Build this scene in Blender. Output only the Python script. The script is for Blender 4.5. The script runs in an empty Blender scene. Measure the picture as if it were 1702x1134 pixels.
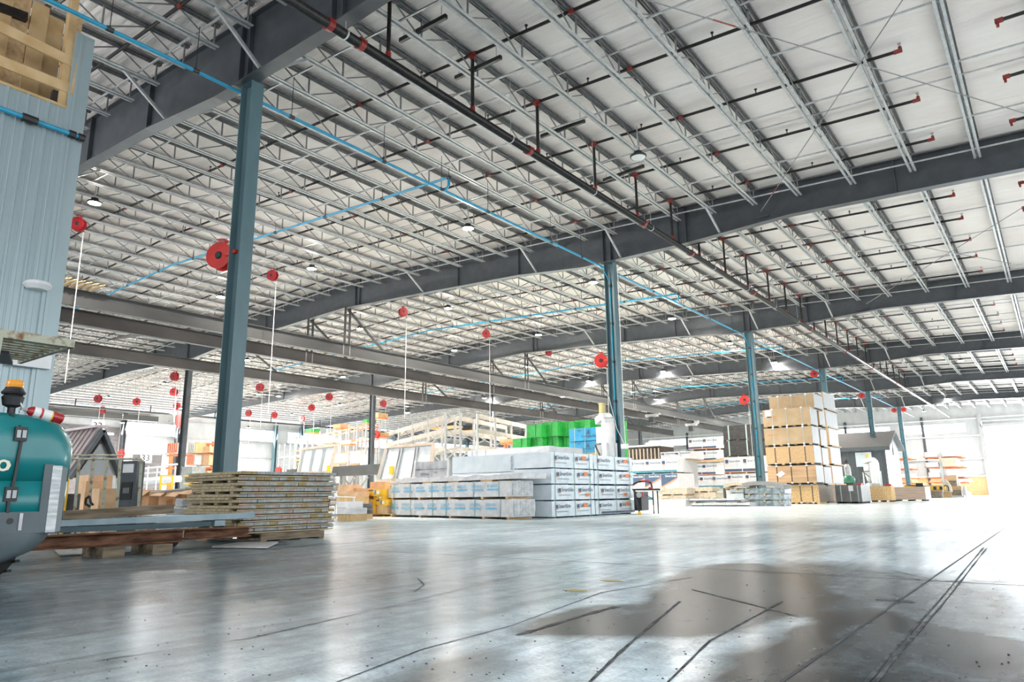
import bpy, math, random
from math import sin, cos, pi
from mathutils import Vector, Matrix, noise
random.seed(7)
scene = bpy.context.scene
COL = scene.collection
# ------------------------------------------------------------------ camera
W_PX, H_PX, F_PX, HC = 1702.0, 1134.0, 1180.0, 0.64
CAMROT = Matrix(((0.79636608, 0.13770584, 0.58892968),
                 (0.60469523, -0.16191293, -0.77982554),
                 (-0.0120312, 0.97714958, -0.21221203)))
cd = bpy.data.cameras.new('camera'); cam = bpy.data.objects.new('camera', cd); COL.objects.link(cam)
cd.sensor_width = 36.0; cd.lens = F_PX / W_PX * 36.0; cd.clip_start = 0.05; cd.clip_end = 2000
cam.matrix_world = Matrix.Translation((0, 0, HC)) @ CAMROT.to_4x4()
scene.camera = cam
# ------------------------------------------------------------------ world, exposure, daylight
w = bpy.data.worlds.new('sky'); scene.world = w; w.use_nodes = True
bg = w.node_tree.nodes['Background']; bg.inputs[0].default_value = (0.86, 0.94, 1.0, 1); bg.inputs[1].default_value = 0.8
scene.view_settings.view_transform = 'Standard'; scene.view_settings.look = 'None'
scene.view_settings.gamma = 1.0; scene.view_settings.exposure = 0.95; scene.view_settings.use_curve_mapping = False
scene.cycles.max_bounces = 10; scene.cycles.diffuse_bounces = 6; scene.cycles.glossy_bounces = 4
scene.cycles.sample_clamp_indirect = 6.0
scene.cycles.use_denoising = True
def area_light(name, loc, rot, sx, sy, power, col=(1, 1, 1)):
    l = bpy.data.lights.new(name, 'AREA'); l.shape = 'RECTANGLE'; l.size = sx; l.size_y = sy; l.energy = power; l.color = col
    o = bpy.data.objects.new(name, l); COL.objects.link(o); o.location = loc; o.rotation_euler = rot; return o
sl = bpy.data.lights.new('sun', 'SUN'); sl.energy = 1.6; sl.angle = math.radians(1); sl.color = (1, .97, .93)
so_ = bpy.data.objects.new('sun', sl); COL.objects.link(so_); so_.rotation_euler = Vector((.75, -.3, -.75)).to_track_quat('-Z', 'Y').to_euler()
# daylight falling in through the strip windows of the side wall and the end wall
area_light('side_window_daylight', (-69.2, 42, 7.2), (0, math.radians(-70), 0), 1.2, 46, 1800, (0.92, 0.96, 1))
area_light('end_window_daylight', (-15, 94.5, 7.6), (math.radians(-70), 0, 0), 18, 1.0, 500, (0.92, 0.96, 1))
# added off-camera fill lamps in place of daylight, at the rear and right
area_light('rear_fill_light', (-34, -14.5, 3.2), (math.radians(146), 0, 0), 56, 6, 5500, (0.97, 0.98, 1))
area_light('right_fill_light', (7.8, 30, 4.2), (0, math.radians(56), 0), 7, 84, 1500, (0.97, 0.98, 1))
# the tall open loading door in the end wall
area_light('door_daylight', (0.5, 94.6, 3.9), (math.radians(-90), 0, 0), 13, 7.4, 2600, (0.93, 0.97, 1))

# ------------------------------------------------------------------ reading points off the view
def ray(px, py):
    return CAMROT @ Vector((px - W_PX / 2, -(py - H_PX / 2), -F_PX))
def AX(px, py, X): d = ray(px, py); return d * (X / d.x) + Vector((0, 0, HC))
def AY(px, py, Y): d = ray(px, py); return d * (Y / d.y) + Vector((0, 0, HC))
def AZ(px, py, Z): d = ray(px, py); return d * ((Z - HC) / d.z) + Vector((0, 0, HC))
def AD(px, py, dep): d = ray(px, py); return d * (dep / F_PX) + Vector((0, 0, HC))

# ------------------------------------------------------------------ materials
def newmat(name):
    m = bpy.data.materials.new(name); m.use_nodes = True
    return m, m.node_tree.nodes, m.node_tree.links, m.node_tree.nodes['Principled BSDF']
def mat(name, c1, c2=None, rough=0.6, metal=0.0, scale=6.0, stretch=(1, 1, 1), bump=0.0, bscale=None, detail=4, contrast=(0.35, 0.65), trans=0.0, alpha=1.0, coat=0.0, emit=None):
    m, N, L, P = newmat(name)
    P.inputs['Roughness'].default_value = rough; P.inputs['Metallic'].default_value = metal
    if rough >= .5: P.inputs['Specular IOR Level'].default_value = .2 if 'grain' not in name and 'lumber' not in name else .04
    c2 = c2 or c1
    tc = N.new('ShaderNodeTexCoord'); mp = N.new('ShaderNodeMapping'); mp.inputs['Scale'].default_value = stretch
    L.new(tc.outputs['Object'], mp.inputs[0])
    nz = N.new('ShaderNodeTexNoise'); nz.inputs['Scale'].default_value = scale; nz.inputs['Detail'].default_value = detail
    L.new(mp.outputs[0], nz.inputs['Vector'])
    r = N.new('ShaderNodeValToRGB'); r.color_ramp.elements[0].position = contrast[0]; r.color_ramp.elements[1].position = contrast[1]
    r.color_ramp.elements[0].color = (*c1, 1); r.color_ramp.elements[1].color = (*c2, 1)
    L.new(nz.outputs[0], r.inputs[0]); L.new(r.outputs[0], P.inputs['Base Color'])
    if bump:
        nb = N.new('ShaderNodeTexNoise'); nb.inputs['Scale'].default_value = bscale or scale; nb.inputs['Detail'].default_value = 4
        L.new(mp.outputs[0], nb.inputs['Vector'])
        b = N.new('ShaderNodeBump'); b.inputs['Strength'].default_value = bump; b.inputs['Distance'].default_value = 0.05
        L.new(nb.outputs[0], b.inputs['Height']); L.new(b.outputs[0], P.inputs['Normal'])
    if trans: P.inputs['Transmission Weight'].default_value = trans
    if alpha < 1: P.inputs['Alpha'].default_value = alpha
    if coat: P.inputs['Coat Weight'].default_value = coat
    if emit:
        P.inputs['Emission Color'].default_value = (*emit[0], 1); P.inputs['Emission Strength'].default_value = emit[1]
    return m
M = {}
M['galv'] = mat('galvanized_steel', (.40, .405, .41), (.52, .52, .515), .38, .3, 9)
M['galvdark'] = mat('aged_galvanized_steel', (.2, .2, .198), (.28, .275, .27), .5, .2, 9)
M['girder'] = mat('grey_primer_paint', (.042, .048, .055), (.058, .065, .073), .42, 0, 3, bump=.03, bscale=2)
M['column'] = mat('teal_grey_column_paint', (.085, .15, .168), (.11, .18, .2), .38, 0, 2.5, (1, 1, .3))
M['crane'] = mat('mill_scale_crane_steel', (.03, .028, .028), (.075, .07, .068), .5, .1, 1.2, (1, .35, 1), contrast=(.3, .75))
M['cranelit'] = mat('lit_crane_steel', (.055, .055, .055), (.075, .075, .074), .5, .1, 1.5, (1, .3, 1))  # crane steel with the lit look of the upper web in its colour
M['pipe'] = mat('black_steel_pipe', (.012, .012, .012), (.03, .026, .023), .35, .3, 14)
M['red'] = mat('red_coupling_paint', (.17, .012, .009), (.27, .022, .014), .4, 0, 9)
M['redbright'] = mat('bright_red_reel_paint', (.5, .022, .02), (.62, .035, .025), .4, 0, 5)
M['reddark'] = mat('dark_red_reel_paint', (.25, .01, .015), (.36, .015, .02), .4, 0, 5)
M['blue'] = mat('blue_air_pipe', (.01, .25, .42), (.015, .31, .5), .35, 0, 4)
M['black'] = mat('black_plastic', (.012, .012, .013), (.025, .025, .026), .45)
M['white'] = mat('white_paint', (.72, .73, .74), (.8, .8, .8), .45, 0, 3)
M['hose'] = mat('white_hose', (.75, .74, .72), None, .6)
M['lens'] = mat('lamp_lens', (1, .96, .9), None, .4, emit=((1, .93, .84), 60))
M['lensoff'] = mat('unlit_lamp_lens', (.75, .75, .73), None, .25)

def ceiling_mat():
    m, N, L, P = newmat('white_vinyl_insulation_facing')
    tc = N.new('ShaderNodeTexCoord'); mp = N.new('ShaderNodeMapping'); mp.inputs['Scale'].default_value = (.22, 1.9, 1)
    L.new(tc.outputs['Object'], mp.inputs[0])
    n1 = N.new('ShaderNodeTexNoise'); n1.inputs['Scale'].default_value = 2.2; n1.inputs['Detail'].default_value = 6; n1.inputs['Distortion'].default_value = .6
    L.new(mp.outputs[0], n1.inputs['Vector'])
    mp2 = N.new('ShaderNodeMapping'); mp2.inputs['Scale'].default_value = (.5, .5, 1); L.new(tc.outputs['Object'], mp2.inputs[0])
    n2 = N.new('ShaderNodeTexNoise'); n2.inputs['Scale'].default_value = 1.3; n2.inputs['Detail'].default_value = 3; L.new(mp2.outputs[0], n2.inputs['Vector'])
    r = N.new('ShaderNodeValToRGB'); r.color_ramp.elements[0].color = (.84, .75, .70, 1); r.color_ramp.elements[1].color = (.93, .86, .81, 1)
    r.color_ramp.elements[0].position = .3; r.color_ramp.elements[1].position = .7
    L.new(n2.outputs[0], r.inputs[0]); L.new(r.outputs[0], P.inputs['Base Color'])
    P.inputs['Roughness'].default_value = .5; P.inputs['Specular IOR Level'].default_value = .0355
    ad = N.new('ShaderNodeMath'); ad.operation = 'ADD'; L.new(n1.outputs[0], ad.inputs[0]); L.new(n2.outputs[0], ad.inputs[1])
    b = N.new('ShaderNodeBump'); b.inputs['Strength'].default_value = .8; b.inputs['Distance'].default_value = .09
    L.new(ad.outputs[0], b.inputs['Height']); L.new(b.outputs[0], P.inputs['Normal'])
    return m
M['ceil'] = ceiling_mat()

# ------------------------------------------------------------------ mesh builder
class MB:
    def __init__(s): s.v = []; s.f = []; s.m = []; s.mi = 0
    def face(s, idx): s.f.append(idx); s.m.append(s.mi)
    def hexa(s, p):
        b = len(s.v); s.v += [tuple(q) for q in p]
        for f in ((0, 3, 2, 1), (4, 5, 6, 7), (0, 1, 5, 4), (1, 2, 6, 5), (2, 3, 7, 6), (3, 0, 4, 7)): s.face(tuple(b + i for i in f))
    def box(s, x0, x1, y0, y1, z0, z1):
        s.hexa([(x0, y0, z0), (x1, y0, z0), (x1, y1, z0), (x0, y1, z0), (x0, y0, z1), (x1, y0, z1), (x1, y1, z1), (x0, y1, z1)]); return s
    def bar(s, a, b, w, h, up=(0, 0, 1)):
        a = Vector(a); b = Vector(b); d = (b - a).normalized(); u = Vector(up)
        if abs(d.dot(u)) > .98: u = Vector((1, 0, 0))
        r = d.cross(u).normalized() * w / 2; t = r.cross(d).normalized() * h / 2
        s.hexa([a - r - t, a + r - t, b + r - t, b - r - t, a - r + t, a + r + t, b + r + t, b - r + t]); return s
    def tube(s, a, b, r, n=8, r2=None, caps=True):
        a = Vector(a); b = Vector(b); d = (b - a).normalized(); r2 = r if r2 is None else r2
        u = Vector((0, 0, 1)) if abs(d.z) < .9 else Vector((1, 0, 0))
        e1 = d.cross(u).normalized(); e2 = d.cross(e1); k = len(s.v)
        for c, rr in ((a, r), (b, r2)):
            for i in range(n):
                t = 2 * pi * i / n; s.v.append(tuple(c + e1 * cos(t) * rr + e2 * sin(t) * rr))
        for i in range(n): s.face((k + i, k + (i + 1) % n, k + n + (i + 1) % n, k + n + i))
        if caps: s.face(tuple(range(k + n - 1, k - 1, -1))); s.face(tuple(range(k + n, k + 2 * n)))
        return s
    def path(s, pts, r, n=8):
        for a, b in zip(pts[:-1], pts[1:]): s.tube(a, b, r, n)
        return s
    def poly(s, pts, ext):
        """flat polygon PTS pushed along vector EXT"""
        b = len(s.v); n = len(pts); e = Vector(ext)
        s.v += [tuple(p) for p in pts] + [tuple(Vector(p) + e) for p in pts]
        s.face(tuple(range(n - 1, -1, -1))); s.face(tuple(range(b + n, b + 2 * n))) if False else None
        s.f[-1] = tuple(b + i for i in range(n - 1, -1, -1)); s.face(tuple(b + n + i for i in range(n)))
        for i in range(n): j = (i + 1) % n; s.face((b + i, b + j, b + n + j, b + n + i))
        return s
    def lathe(s, c, ax, prof, n=16):
        """prof: list of (dist along axis, radius)"""
        c = Vector(c); d = Vector(ax).normalized(); u = Vector((0, 0, 1)) if abs(d.z) < .9 else Vector((1, 0, 0))
        e1 = d.cross(u).normalized(); e2 = d.cross(e1); k = len(s.v)
        for (t, r) in prof:
            for i in range(n):
                a = 2 * pi * i / n; s.v.append(tuple(c + d * t + e1 * cos(a) * r + e2 * sin(a) * r))
        for j in range(len(prof) - 1):
            for i in range(n):
                s.face((k + j * n + i, k + j * n + (i + 1) % n, k + (j + 1) * n + (i + 1) % n, k + (j + 1) * n + i))
        s.face(tuple(k + i for i in range(n - 1, -1, -1))); q = k + (len(prof) - 1) * n; s.face(tuple(q + i for i in range(n)))
        return s
    def rough_box(s, x0, x1, y0, y1, z0, z1, amp=.015, step=.18, seed=0, sag=0):
        """box with a crumpled, film-wrapped skin"""
        def grid(o, u, v, nu, nv):
            k = len(s.v); o = Vector(o); u = Vector(u); v = Vector(v)
            for j in range(nv + 1):
                for i in range(nu + 1):
                    p = o + u * (i / nu) + v * (j / nv)
                    nn = noise.noise_vector((p + Vector((seed * 3.1, seed, seed * .7))) * 3.0) + .6 * noise.noise_vector(p * 9.0)
                    q = p + nn * amp
                    q.z = max(q.z - sag * sin(pi * min(1, max(0, (p.x - x0) / max(1e-3, x1 - x0)))), z0 + .002 if p.z > z0 + .02 else z0)
                    s.v.append(tuple(q))
            for j in range(nv):
                for i in range(nu): s.face((k + j * (nu + 1) + i, k + j * (nu + 1) + i + 1, k + (j + 1) * (nu + 1) + i + 1, k + (j + 1) * (nu + 1) + i))
        dx, dy, dz = x1 - x0, y1 - y0, z1 - z0
        nx, ny, nz = (max(2, min(40, int(abs(q) / step))) for q in (dx, dy, dz)); nz = max(3, nz)
        grid((x0, y0, z0), (dx, 0, 0), (0, 0, dz), nx, nz); grid((x1, y0, z0), (0, dy, 0), (0, 0, dz), ny, nz)
        grid((x1, y1, z0), (-dx, 0, 0), (0, 0, dz), nx, nz); grid((x0, y1, z0), (0, -dy, 0), (0, 0, dz), ny, nz)
        grid((x0, y0, z1), (dx, 0, 0), (0, dy, 0), nx, ny); s.box(x0 + .02, x1 - .02, y0 + .02, y1 - .02, z0, z0 + .02)
        return s
    def xf(s, mtx, start=0):
        for i in range(start, len(s.v)): s.v[i] = tuple(mtx @ Vector(s.v[i]))
        return s
    def mesh(s, name, mats, smooth=False):
        me = bpy.data.meshes.new(name); me.from_pydata(s.v, [], s.f)
        for m in (mats if isinstance(mats, (list, tuple)) else [mats]): me.materials.append(m)
        me.polygons.foreach_set('material_index', s.m)
        if smooth: me.polygons.foreach_set('use_smooth', [True] * len(me.polygons))
        me.update(); return me
    def build(s, name, mats, parent=None, loc=None, smooth=False):
        o = bpy.data.objects.new(name, s.mesh(name, mats, smooth)); COL.objects.link(o)
        if parent is not None: o.parent = parent
        if loc is not None: o.location = loc
        return o
def B(x0, x1, y0, y1, z0, z1): return MB().box(x0, x1, y0, y1, z0, z1)
def rotz(a, c=(0, 0, 0)): c = Vector(c); return Matrix.Translation(c) @ Matrix.Rotation(a, 4, 'Z') @ Matrix.Translation(-c)
def tag(o, label, cat, group=None, kind=None):
    o['label'] = label; o['category'] = cat
    if group: o['group'] = group
    if kind: o['kind'] = kind
    return o
def thing(name, label, cat, loc=(0, 0, 0), rz=0, group=None, kind=None):
    o = bpy.data.objects.new(name, None); COL.objects.link(o); o.location = loc; o.rotation_euler = (0, 0, rz); o.empty_display_size = .1
    return tag(o, label, cat, group, kind)
def struct(o): o['kind'] = 'structure'; return o
def copy_tree(o, parent=None):
    c = o.copy(); COL.objects.link(c)
    if parent is not None: c.parent = parent
    for ch in list(o.children): copy_tree(ch, c)
    return c
ORD = 'zeroth first second third fourth fifth sixth seventh eighth ninth tenth eleventh twelfth thirteenth fourteenth fifteenth sixteenth seventeenth eighteenth nineteenth twentieth'.split()
def ordn(n):
    if n <= 20: return ORD[n]
    return '%d%s' % (n, 'th' if 10 <= n % 100 <= 20 else {1: 'st', 2: 'nd', 3: 'rd'}.get(n % 10, 'th'))
_tc = {}
def lettering(txt):
    """outline letters as flat (verts, faces), 1 unit tall line, starting at the origin in x-y"""
    if txt in _tc: return _tc[txt]
    c = bpy.data.curves.new('letters', 'FONT'); c.body = txt; c.size = 1.0; c.extrude = 0.0; c.resolution_u = 2
    o = bpy.data.objects.new('letters', c); COL.objects.link(o)
    bpy.context.view_layer.update()
    me = bpy.data.meshes.new_from_object(o.evaluated_get(bpy.context.evaluated_depsgraph_get()))
    r = ([v.co.copy() for v in me.vertices], [tuple(p.vertices) for p in me.polygons])
    bpy.data.objects.remove(o); bpy.data.curves.remove(c); bpy.data.meshes.remove(me)
    _tc[txt] = r; return r
def add_text(mb, txt, o, u, v, size, bold=0):
    vs, fs = lettering(txt); o = Vector(o); u = Vector(u).normalized() * size; v = Vector(v).normalized() * size
    n = u.cross(v).normalized()
    for dx in ((0,) if not bold else (0, bold)):
        k = len(mb.v)
        for p in vs: mb.v.append(tuple(o + u * (p.x + dx) + v * p.y + n * (dx * .02)))
        for f in fs: mb.face(tuple(k + i for i in f))
    return mb

# ------------------------------------------------------------------ building dimensions (metres)
BAY, Y0 = 14.643, 7.11
XR, XL, YE, RIDGE = 6.0, -69.7, 94.95, -26.6
XC1, XC2 = -12.01, -41.1          # the two lines of columns
def zb(x): return 9.24 + .042 * (26.6 - abs(x - RIDGE))   # underside of the joists
def zt(x): return zb(x) + .60                             # underside of the roof skin
FR = [Y0 + BAY * k for k in range(6)]
FP = [(6, 8.6), (.4, 8.78), (-5.5, 9.03), (-9.1, 8.88), (-13.0, 8.87), (-16, 9.17), (-20, 9.35), (-26.6, 9.62), (-33.2, 9.35), (-37, 9.17), (-40, 8.87), (-42.2, 8.87), (-47.7, 8.95), (-58, 8.7), (XL + .3, 8.3)]

# ------------------------------------------------------------------ floor
def seg_d(p, a, b):
    ab = b - a; t = max(0, min(1, (p - a).dot(ab) / max(1e-9, ab.length_squared))); return (p - a - ab * t).length
def inside(p, poly):
    c = False; n = len(poly); j = n - 1
    for i in range(n):
        a, b = poly[i], poly[j]
        if (a.y > p.y) != (b.y > p.y) and p.x < (b.x - a.x) * (p.y - a.y) / (b.y - a.y) + a.x: c = not c
        j = i
    return c
def F2(px, py): q = AZ(px, py, 0); return Vector((q.x, q.y))
WET_SHADE = [
    ([Vector(q) for q in ((-2.3, 0), (-2.9, 4.2), (-4.4, 5.5), (-9, 7.5), (-30, 7.5), (-30, 0))], 1.3, .8),  # left outline paints shade as darker colour; those below are damp patches
    ([F2(*p) for p in [(845, 1049), (905, 1022), (975, 1006), (1058, 1002), (1075, 986), (1095, 968), (1130, 950), (1180, 938), (1270, 936), (1350, 955), (1400, 985), (1480, 1015), (1600, 1045), (1702, 1062), (1800, 1080), (1800, 1134), (1880, 1300), (1430, 1300), (1160, 1134), (1178, 1115), (1240, 1075), (1300, 1046), (1338, 1033), (1330, 1026), (1290, 1032), (1225, 1052), (1155, 1061), (1060, 1061), (950, 1060), (880, 1056)]], .07, 1.0),
    ([F2(*p) for p in [(1200, 945), (1300, 930), (1440, 940), (1600, 960), (1800, 1000), (1800, 1150), (1300, 1050)]], .35, .86),
    ([F2(*p) for p in [(640, 1134), (690, 1105), (760, 1085), (800, 1078), (845, 1095), (850, 1110), (800, 1134), (700, 1200), (560, 1190)]], .10, .8),
    ([F2(*p) for p in [(540, 958), (620, 940), (690, 925), (800, 908), (910, 910), (905, 918), (800, 925), (700, 950), (590, 985), (500, 985)]], .35, .55),
    ([F2(*p) for p in [(300, 1040), (390, 1035), (440, 1015), (570, 995), (640, 985), (560, 1020), (420, 1050), (330, 1075)]], .3, .45),
    ([F2(*p) for p in [(-40, 960), (150, 965), (300, 950), (410, 975), (330, 1010), (120, 1035), (-60, 1040)]], .3, .35),
    ([F2(*p) for p in [(1470, 905), (1560, 898), (1702, 905), (1750, 925), (1600, 940), (1480, 935), (1400, 925)]], .5, .35)]
def wet_shade_at(x, y):
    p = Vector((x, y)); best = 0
    for poly, soft, amt in WET_SHADE:
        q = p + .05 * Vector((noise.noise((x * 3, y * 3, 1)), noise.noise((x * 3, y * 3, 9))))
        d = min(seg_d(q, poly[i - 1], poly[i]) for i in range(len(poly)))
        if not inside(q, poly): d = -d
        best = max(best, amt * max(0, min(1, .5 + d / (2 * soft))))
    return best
def floor_mat(near):
    m, N, L, P = newmat('polished_concrete' + ('_worn' if near else ''))
    tc = N.new('ShaderNodeTexCoord')
    def nz(sc, stretch=(1, 1, 1), det=6, dist=0, rot=0):
        mp = N.new('ShaderNodeMapping'); mp.inputs['Scale'].default_value = stretch; mp.inputs['Rotation'].default_value = (0, 0, rot); L.new(tc.outputs['Object'], mp.inputs[0])
        n = N.new('ShaderNodeTexNoise'); n.inputs['Scale'].default_value = sc; n.inputs['Detail'].default_value = det; n.inputs['Distortion'].default_value = dist
        L.new(mp.outputs[0], n.inputs['Vector']); return n.outputs[0]
    def ramp(src, p0, p1, c0, c1):
        r = N.new('ShaderNodeValToRGB'); r.color_ramp.elements[0].position = p0; r.color_ramp.elements[1].position = p1
        r.color_ramp.elements[0].color = c0; r.color_ramp.elements[1].color = c1; L.new(src, r.inputs[0]); return r.outputs[0]
    def mix(f, a, b, mode='MIX'):
        x = N.new('ShaderNodeMix'); x.data_type = 'RGBA'; x.blend_type = mode
        if isinstance(f, float): x.inputs[0].default_value = f
        else: L.new(f, x.inputs[0])
        for s_, i in ((a, 6), (b, 7)):
            if isinstance(s_, tuple): x.inputs[i].default_value = s_
            else: L.new(s_, x.inputs[i])
        return x.outputs[2]
    base = ramp(nz(.5, (1, 1, 1), 8, .5), .3, .7, (.075, .083, .088, 1), (.115, .127, .133, 1))
    scuff = ramp(nz(1.1, (1, .4, 1), 9, 1.4, math.radians(40)), .38, .6, (.76, .76, .76, 1), (1, 1, 1, 1))
    scuff2 = ramp(nz(.6, (1, .3, 1), 10, 2.0, math.radians(62)), .36, .56, (.76, .76, .76, 1), (1, 1, 1, 1))
    grain = ramp(nz(60, (1, 1, 1), 3), .35, .6, (.78, .78, .78, 1), (1, 1, 1, 1))
    scr = ramp(nz(4, (1, .12, 1), 10, 1.5, math.radians(20)), .38, .48, (.8, .8, .8, 1), (1, 1, 1, 1))
    scr2 = ramp(nz(5, (1, .1, 1), 10, 1.2, math.radians(-62)), .36, .44, (.78, .78, .78, 1), (1, 1, 1, 1))
    mott = ramp(nz(9, (1, 1, 1), 8, .4), .3, .7, (.72, .72, .72, 1), (1.12, 1.12, 1.12, 1))
    base = mix(1.0, mix(1.0, mix(1.0, base, scr, 'MULTIPLY'), scr2, 'MULTIPLY'), mott, 'MULTIPLY')
    c = mix(1.0, base, scuff, 'MULTIPLY'); c = mix(1.0, c, scuff2, 'MULTIPLY'); c = mix(1.0, c, grain, 'MULTIPLY')
    rough = ramp(nz(1.1, (1, .5, 1), 6, .4), .3, .7, (.15, .15, .15, 1), (.28, .28, .28, 1))
    if near:
        a2 = N.new('ShaderNodeAttribute'); a2.attribute_name = 'bare'; c = mix(a2.outputs['Fac'], c, mix(1.0, mott, (.32, .315, .30, 1), 'MULTIPLY'))  # hidden deeper slab is mixed paler so it bounces light up
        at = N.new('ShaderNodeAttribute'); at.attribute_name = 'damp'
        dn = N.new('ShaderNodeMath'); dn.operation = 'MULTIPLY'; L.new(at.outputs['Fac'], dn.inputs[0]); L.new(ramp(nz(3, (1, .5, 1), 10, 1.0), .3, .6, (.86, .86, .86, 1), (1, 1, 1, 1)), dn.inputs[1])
        wet_shade = mix(1.0, c, (.09, .14, .17, 1), 'MULTIPLY')
        c = mix(dn.outputs[0], mix(1.0, c, (7.6, 8.4, 8.7, 1), 'MULTIPLY'), wet_shade)
        rough = mix(at.outputs['Fac'], rough, (.27, .27, .27, 1))
    P.inputs['Specular IOR Level'].default_value = .035
    L.new(c, P.inputs['Base Color']); L.new(rough, P.inputs['Roughness'])
    b = N.new('ShaderNodeBump'); b.inputs['Strength'].default_value = .07; b.inputs['Distance'].default_value = .01
    L.new(nz(45, (1, .5, 1), 6, .3, math.radians(40)), b.inputs['Height']); L.new(b.outputs[0], P.inputs['Normal'])
    return m
M['floorw'] = floor_mat(True)
fx0, fx1, fy0, fy1, st = -9.0, 1.8, 1.4, 11.0, .05
nx, ny = int((fx1 - fx0) / st), int((fy1 - fy0) / st)
xs = [XL] + [-40, -20, -14] + [fx0 + st * i for i in range(nx + 1)] + [5, 8]
ys = [-15, -6, 0] + [fy0 + st * i for i in range(ny + 1)] + [14, 20, 30, 45, 60, 80, 95.0]
vv = [(x, y, 0) for y in ys for x in xs]; nxx = len(xs)
ff = [(j * nxx + i, j * nxx + i + 1, (j + 1) * nxx + i + 1, (j + 1) * nxx + i) for j in range(len(ys) - 1) for i in range(nxx - 1)]
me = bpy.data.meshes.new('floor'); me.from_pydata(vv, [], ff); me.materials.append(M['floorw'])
at = me.attributes.new('damp', 'FLOAT', 'POINT')  # damp patches together with the shade painted on the left-front slab
at.data.foreach_set('value', [wet_shade_at(x, y) if (fx0 <= x <= fx1 and fy0 <= y <= fy1) else (.5 if y > 11 else .5) for x, y, z in vv])
at2 = me.attributes.new('bare', 'FLOAT', 'POINT')   # slab colour lightened deep in the hall to bounce light upward
at2.data.foreach_set('value', [1.0 if (y >= 20 and x <= -14) else (.5 if y >= 20 else 0.0) for x, y, z in vv])
fl = struct(bpy.data.objects.new('floor', me)); COL.objects.link(fl)
M['outside'] = mat('sunlit_yard_gravel', (.7, .72, .72), (.8, .8, .8), .9, 0, 3)
struct(B(-60, 90, 95.0, 220, -.12, 0).build('floor_yard', M['outside'])); struct(B(8.0, 90, -60, 95, -.12, 0).build('floor_bounce_side', M['outside'])); struct(B(-70, 8, -60, -15, -.12, 0).build('floor_bounce_rear', M['outside']))  # side and rear ground is added, unseen, to bounce light onto the ceiling
# saw-cut joints (thin dark lines of sealant lying in the slab)
jm = mat('joint_sealant', (.02, .025, .03), (.05, .055, .06), .5, 0, 20)
g = MB()
g.box(-.87, -.855, 0, 94, .0005, .0015)
for x in (-8.2, -15.5, -23): g.box(x, x + .012, 0, 94, .0005, .0015)
for y in (6.1, 13.4, 21, 28.5, 43): g.box(-40, 8, y, y + .012, .0005, .0015)
struct(g.build('trim_1', jm))
# dark rubber tyre marks
tm = mat('rubber_tyre_mark', (.03, .034, .038), (.10, .11, .115), .8, 0, 14, (1, 1, 1), contrast=(.4, .6))
def track(name, pts, wd, lab):
    P_ = [AZ(x, y, .0015) for x, y in pts]; mb = MB(); k = 0
    fine = []
    for i in range(len(P_) - 1):
        for t in range(6): fine.append(P_[i].lerp(P_[i + 1], t / 6))
    fine.append(P_[-1])
    for i, p in enumerate(fine):
        d = (fine[min(i + 1, len(fine) - 1)] - fine[max(i - 1, 0)]); d.z = 0; d.normalize(); n_ = Vector((-d.y, d.x, 0)) * wd / 2 * (.35 + .9 * abs(noise.noise(p * 4.3)))
        mb.v += [tuple(p - n_), tuple(p + n_)]
        if i: mb.face((2 * i - 2, 2 * i - 1, 2 * i + 1, 2 * i))
    return tag(mb.build(name, tm), lab, 'tyre mark')
track('tyre_mark', [(1110, 1134)] + [(1180, 1065), (1300, 1000)], .02, 'thin dark tyre streak crossing the damp patch on the concrete')
track('tyre_mark', [(1440, 1134), (1495, 1070), (1560, 1000), (1610, 940), (1635, 910)], .02, 'long straight tyre track right of the slab joint, left line')
track('tyre_mark', [(1454, 1134), (1508, 1070), (1569, 1002), (1616, 942), (1640, 911)], .02, 'long straight tyre track right of the slab joint, right line')
for (px, py, lab) in ((1018, 966, 'small yellow paint smudge, the farther one'), (958, 982, 'small yellow paint smudge, the nearer one')):
    q = AZ(px, py, .001); g = MB(); g.poly([(q.x + .09 * cos(a * .7) * (1 + .3 * sin(a * 3)), q.y + .05 * sin(a * .7), .001) for a in range(9)], (0, 0, .001)); tag(g.build('paint_smudge', mat('yellow_floor_paint', (.45, .33, .12), (.3, .25, .12), .7)), lab, 'mark')
track('tyre_mark', [(980, 1134), (1030, 1085), (1075, 1045), (1130, 1000)], .03, 'dark tyre track rising through the bright patch of floor')
track('tyre_mark', [(560, 1134), (700, 1080), (850, 1040), (1000, 985), (1150, 960)], .018, 'long faint tyre track across the middle foreground')
track('tyre_mark', [(860, 1056), (920, 1038), (980, 1020), (1025, 1008)], .05, 'broad black skid mark at the left end of the damp patch')
track('tyre_mark', [(600, 998), (650, 990), (690, 983), (705, 972), (695, 962)], .02, 'curled black skid mark left of the middle of the floor')
track('tyre_mark', [(600, 965), (650, 955), (680, 948), (684, 940), (660, 934)], .012, 'thin hooked tyre scuff near the lamp reflections')
track('tyre_mark', [(150, 1100), (420, 1060), (640, 1010), (850, 960)], .015, 'thin straight scuff line across the left foreground')
track('tyre_mark', [(1480, 948), (1560, 965), (1702, 968)], .02, 'dark scuff running to the right edge of the floor')
track('tyre_mark', [(1455, 997), (1520, 1000)], .10, 'short wide black smear beside the slab joint')
track('tyre_mark', [(1150, 980), (1300, 1018), (1330, 1026)], .03, 'diagonal scrape across the far part of the damp patch')
# grit and crumbs scattered near the camera
gr = MB()
for i in range(420):
    p = AZ(random.uniform(0, 1702), 860 + 270 * random.random() ** .7, 0); s_ = random.uniform(.002, .006)
    gr.lathe((p.x, p.y, 0), (0, 0, 1), [(0, s_), (s_ * .6, s_ * .7)], 5)
tag(gr.build('floor_grit', M['black']), 'dark grit and crumbs scattered over the concrete floor', 'grit', kind='stuff')

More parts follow.
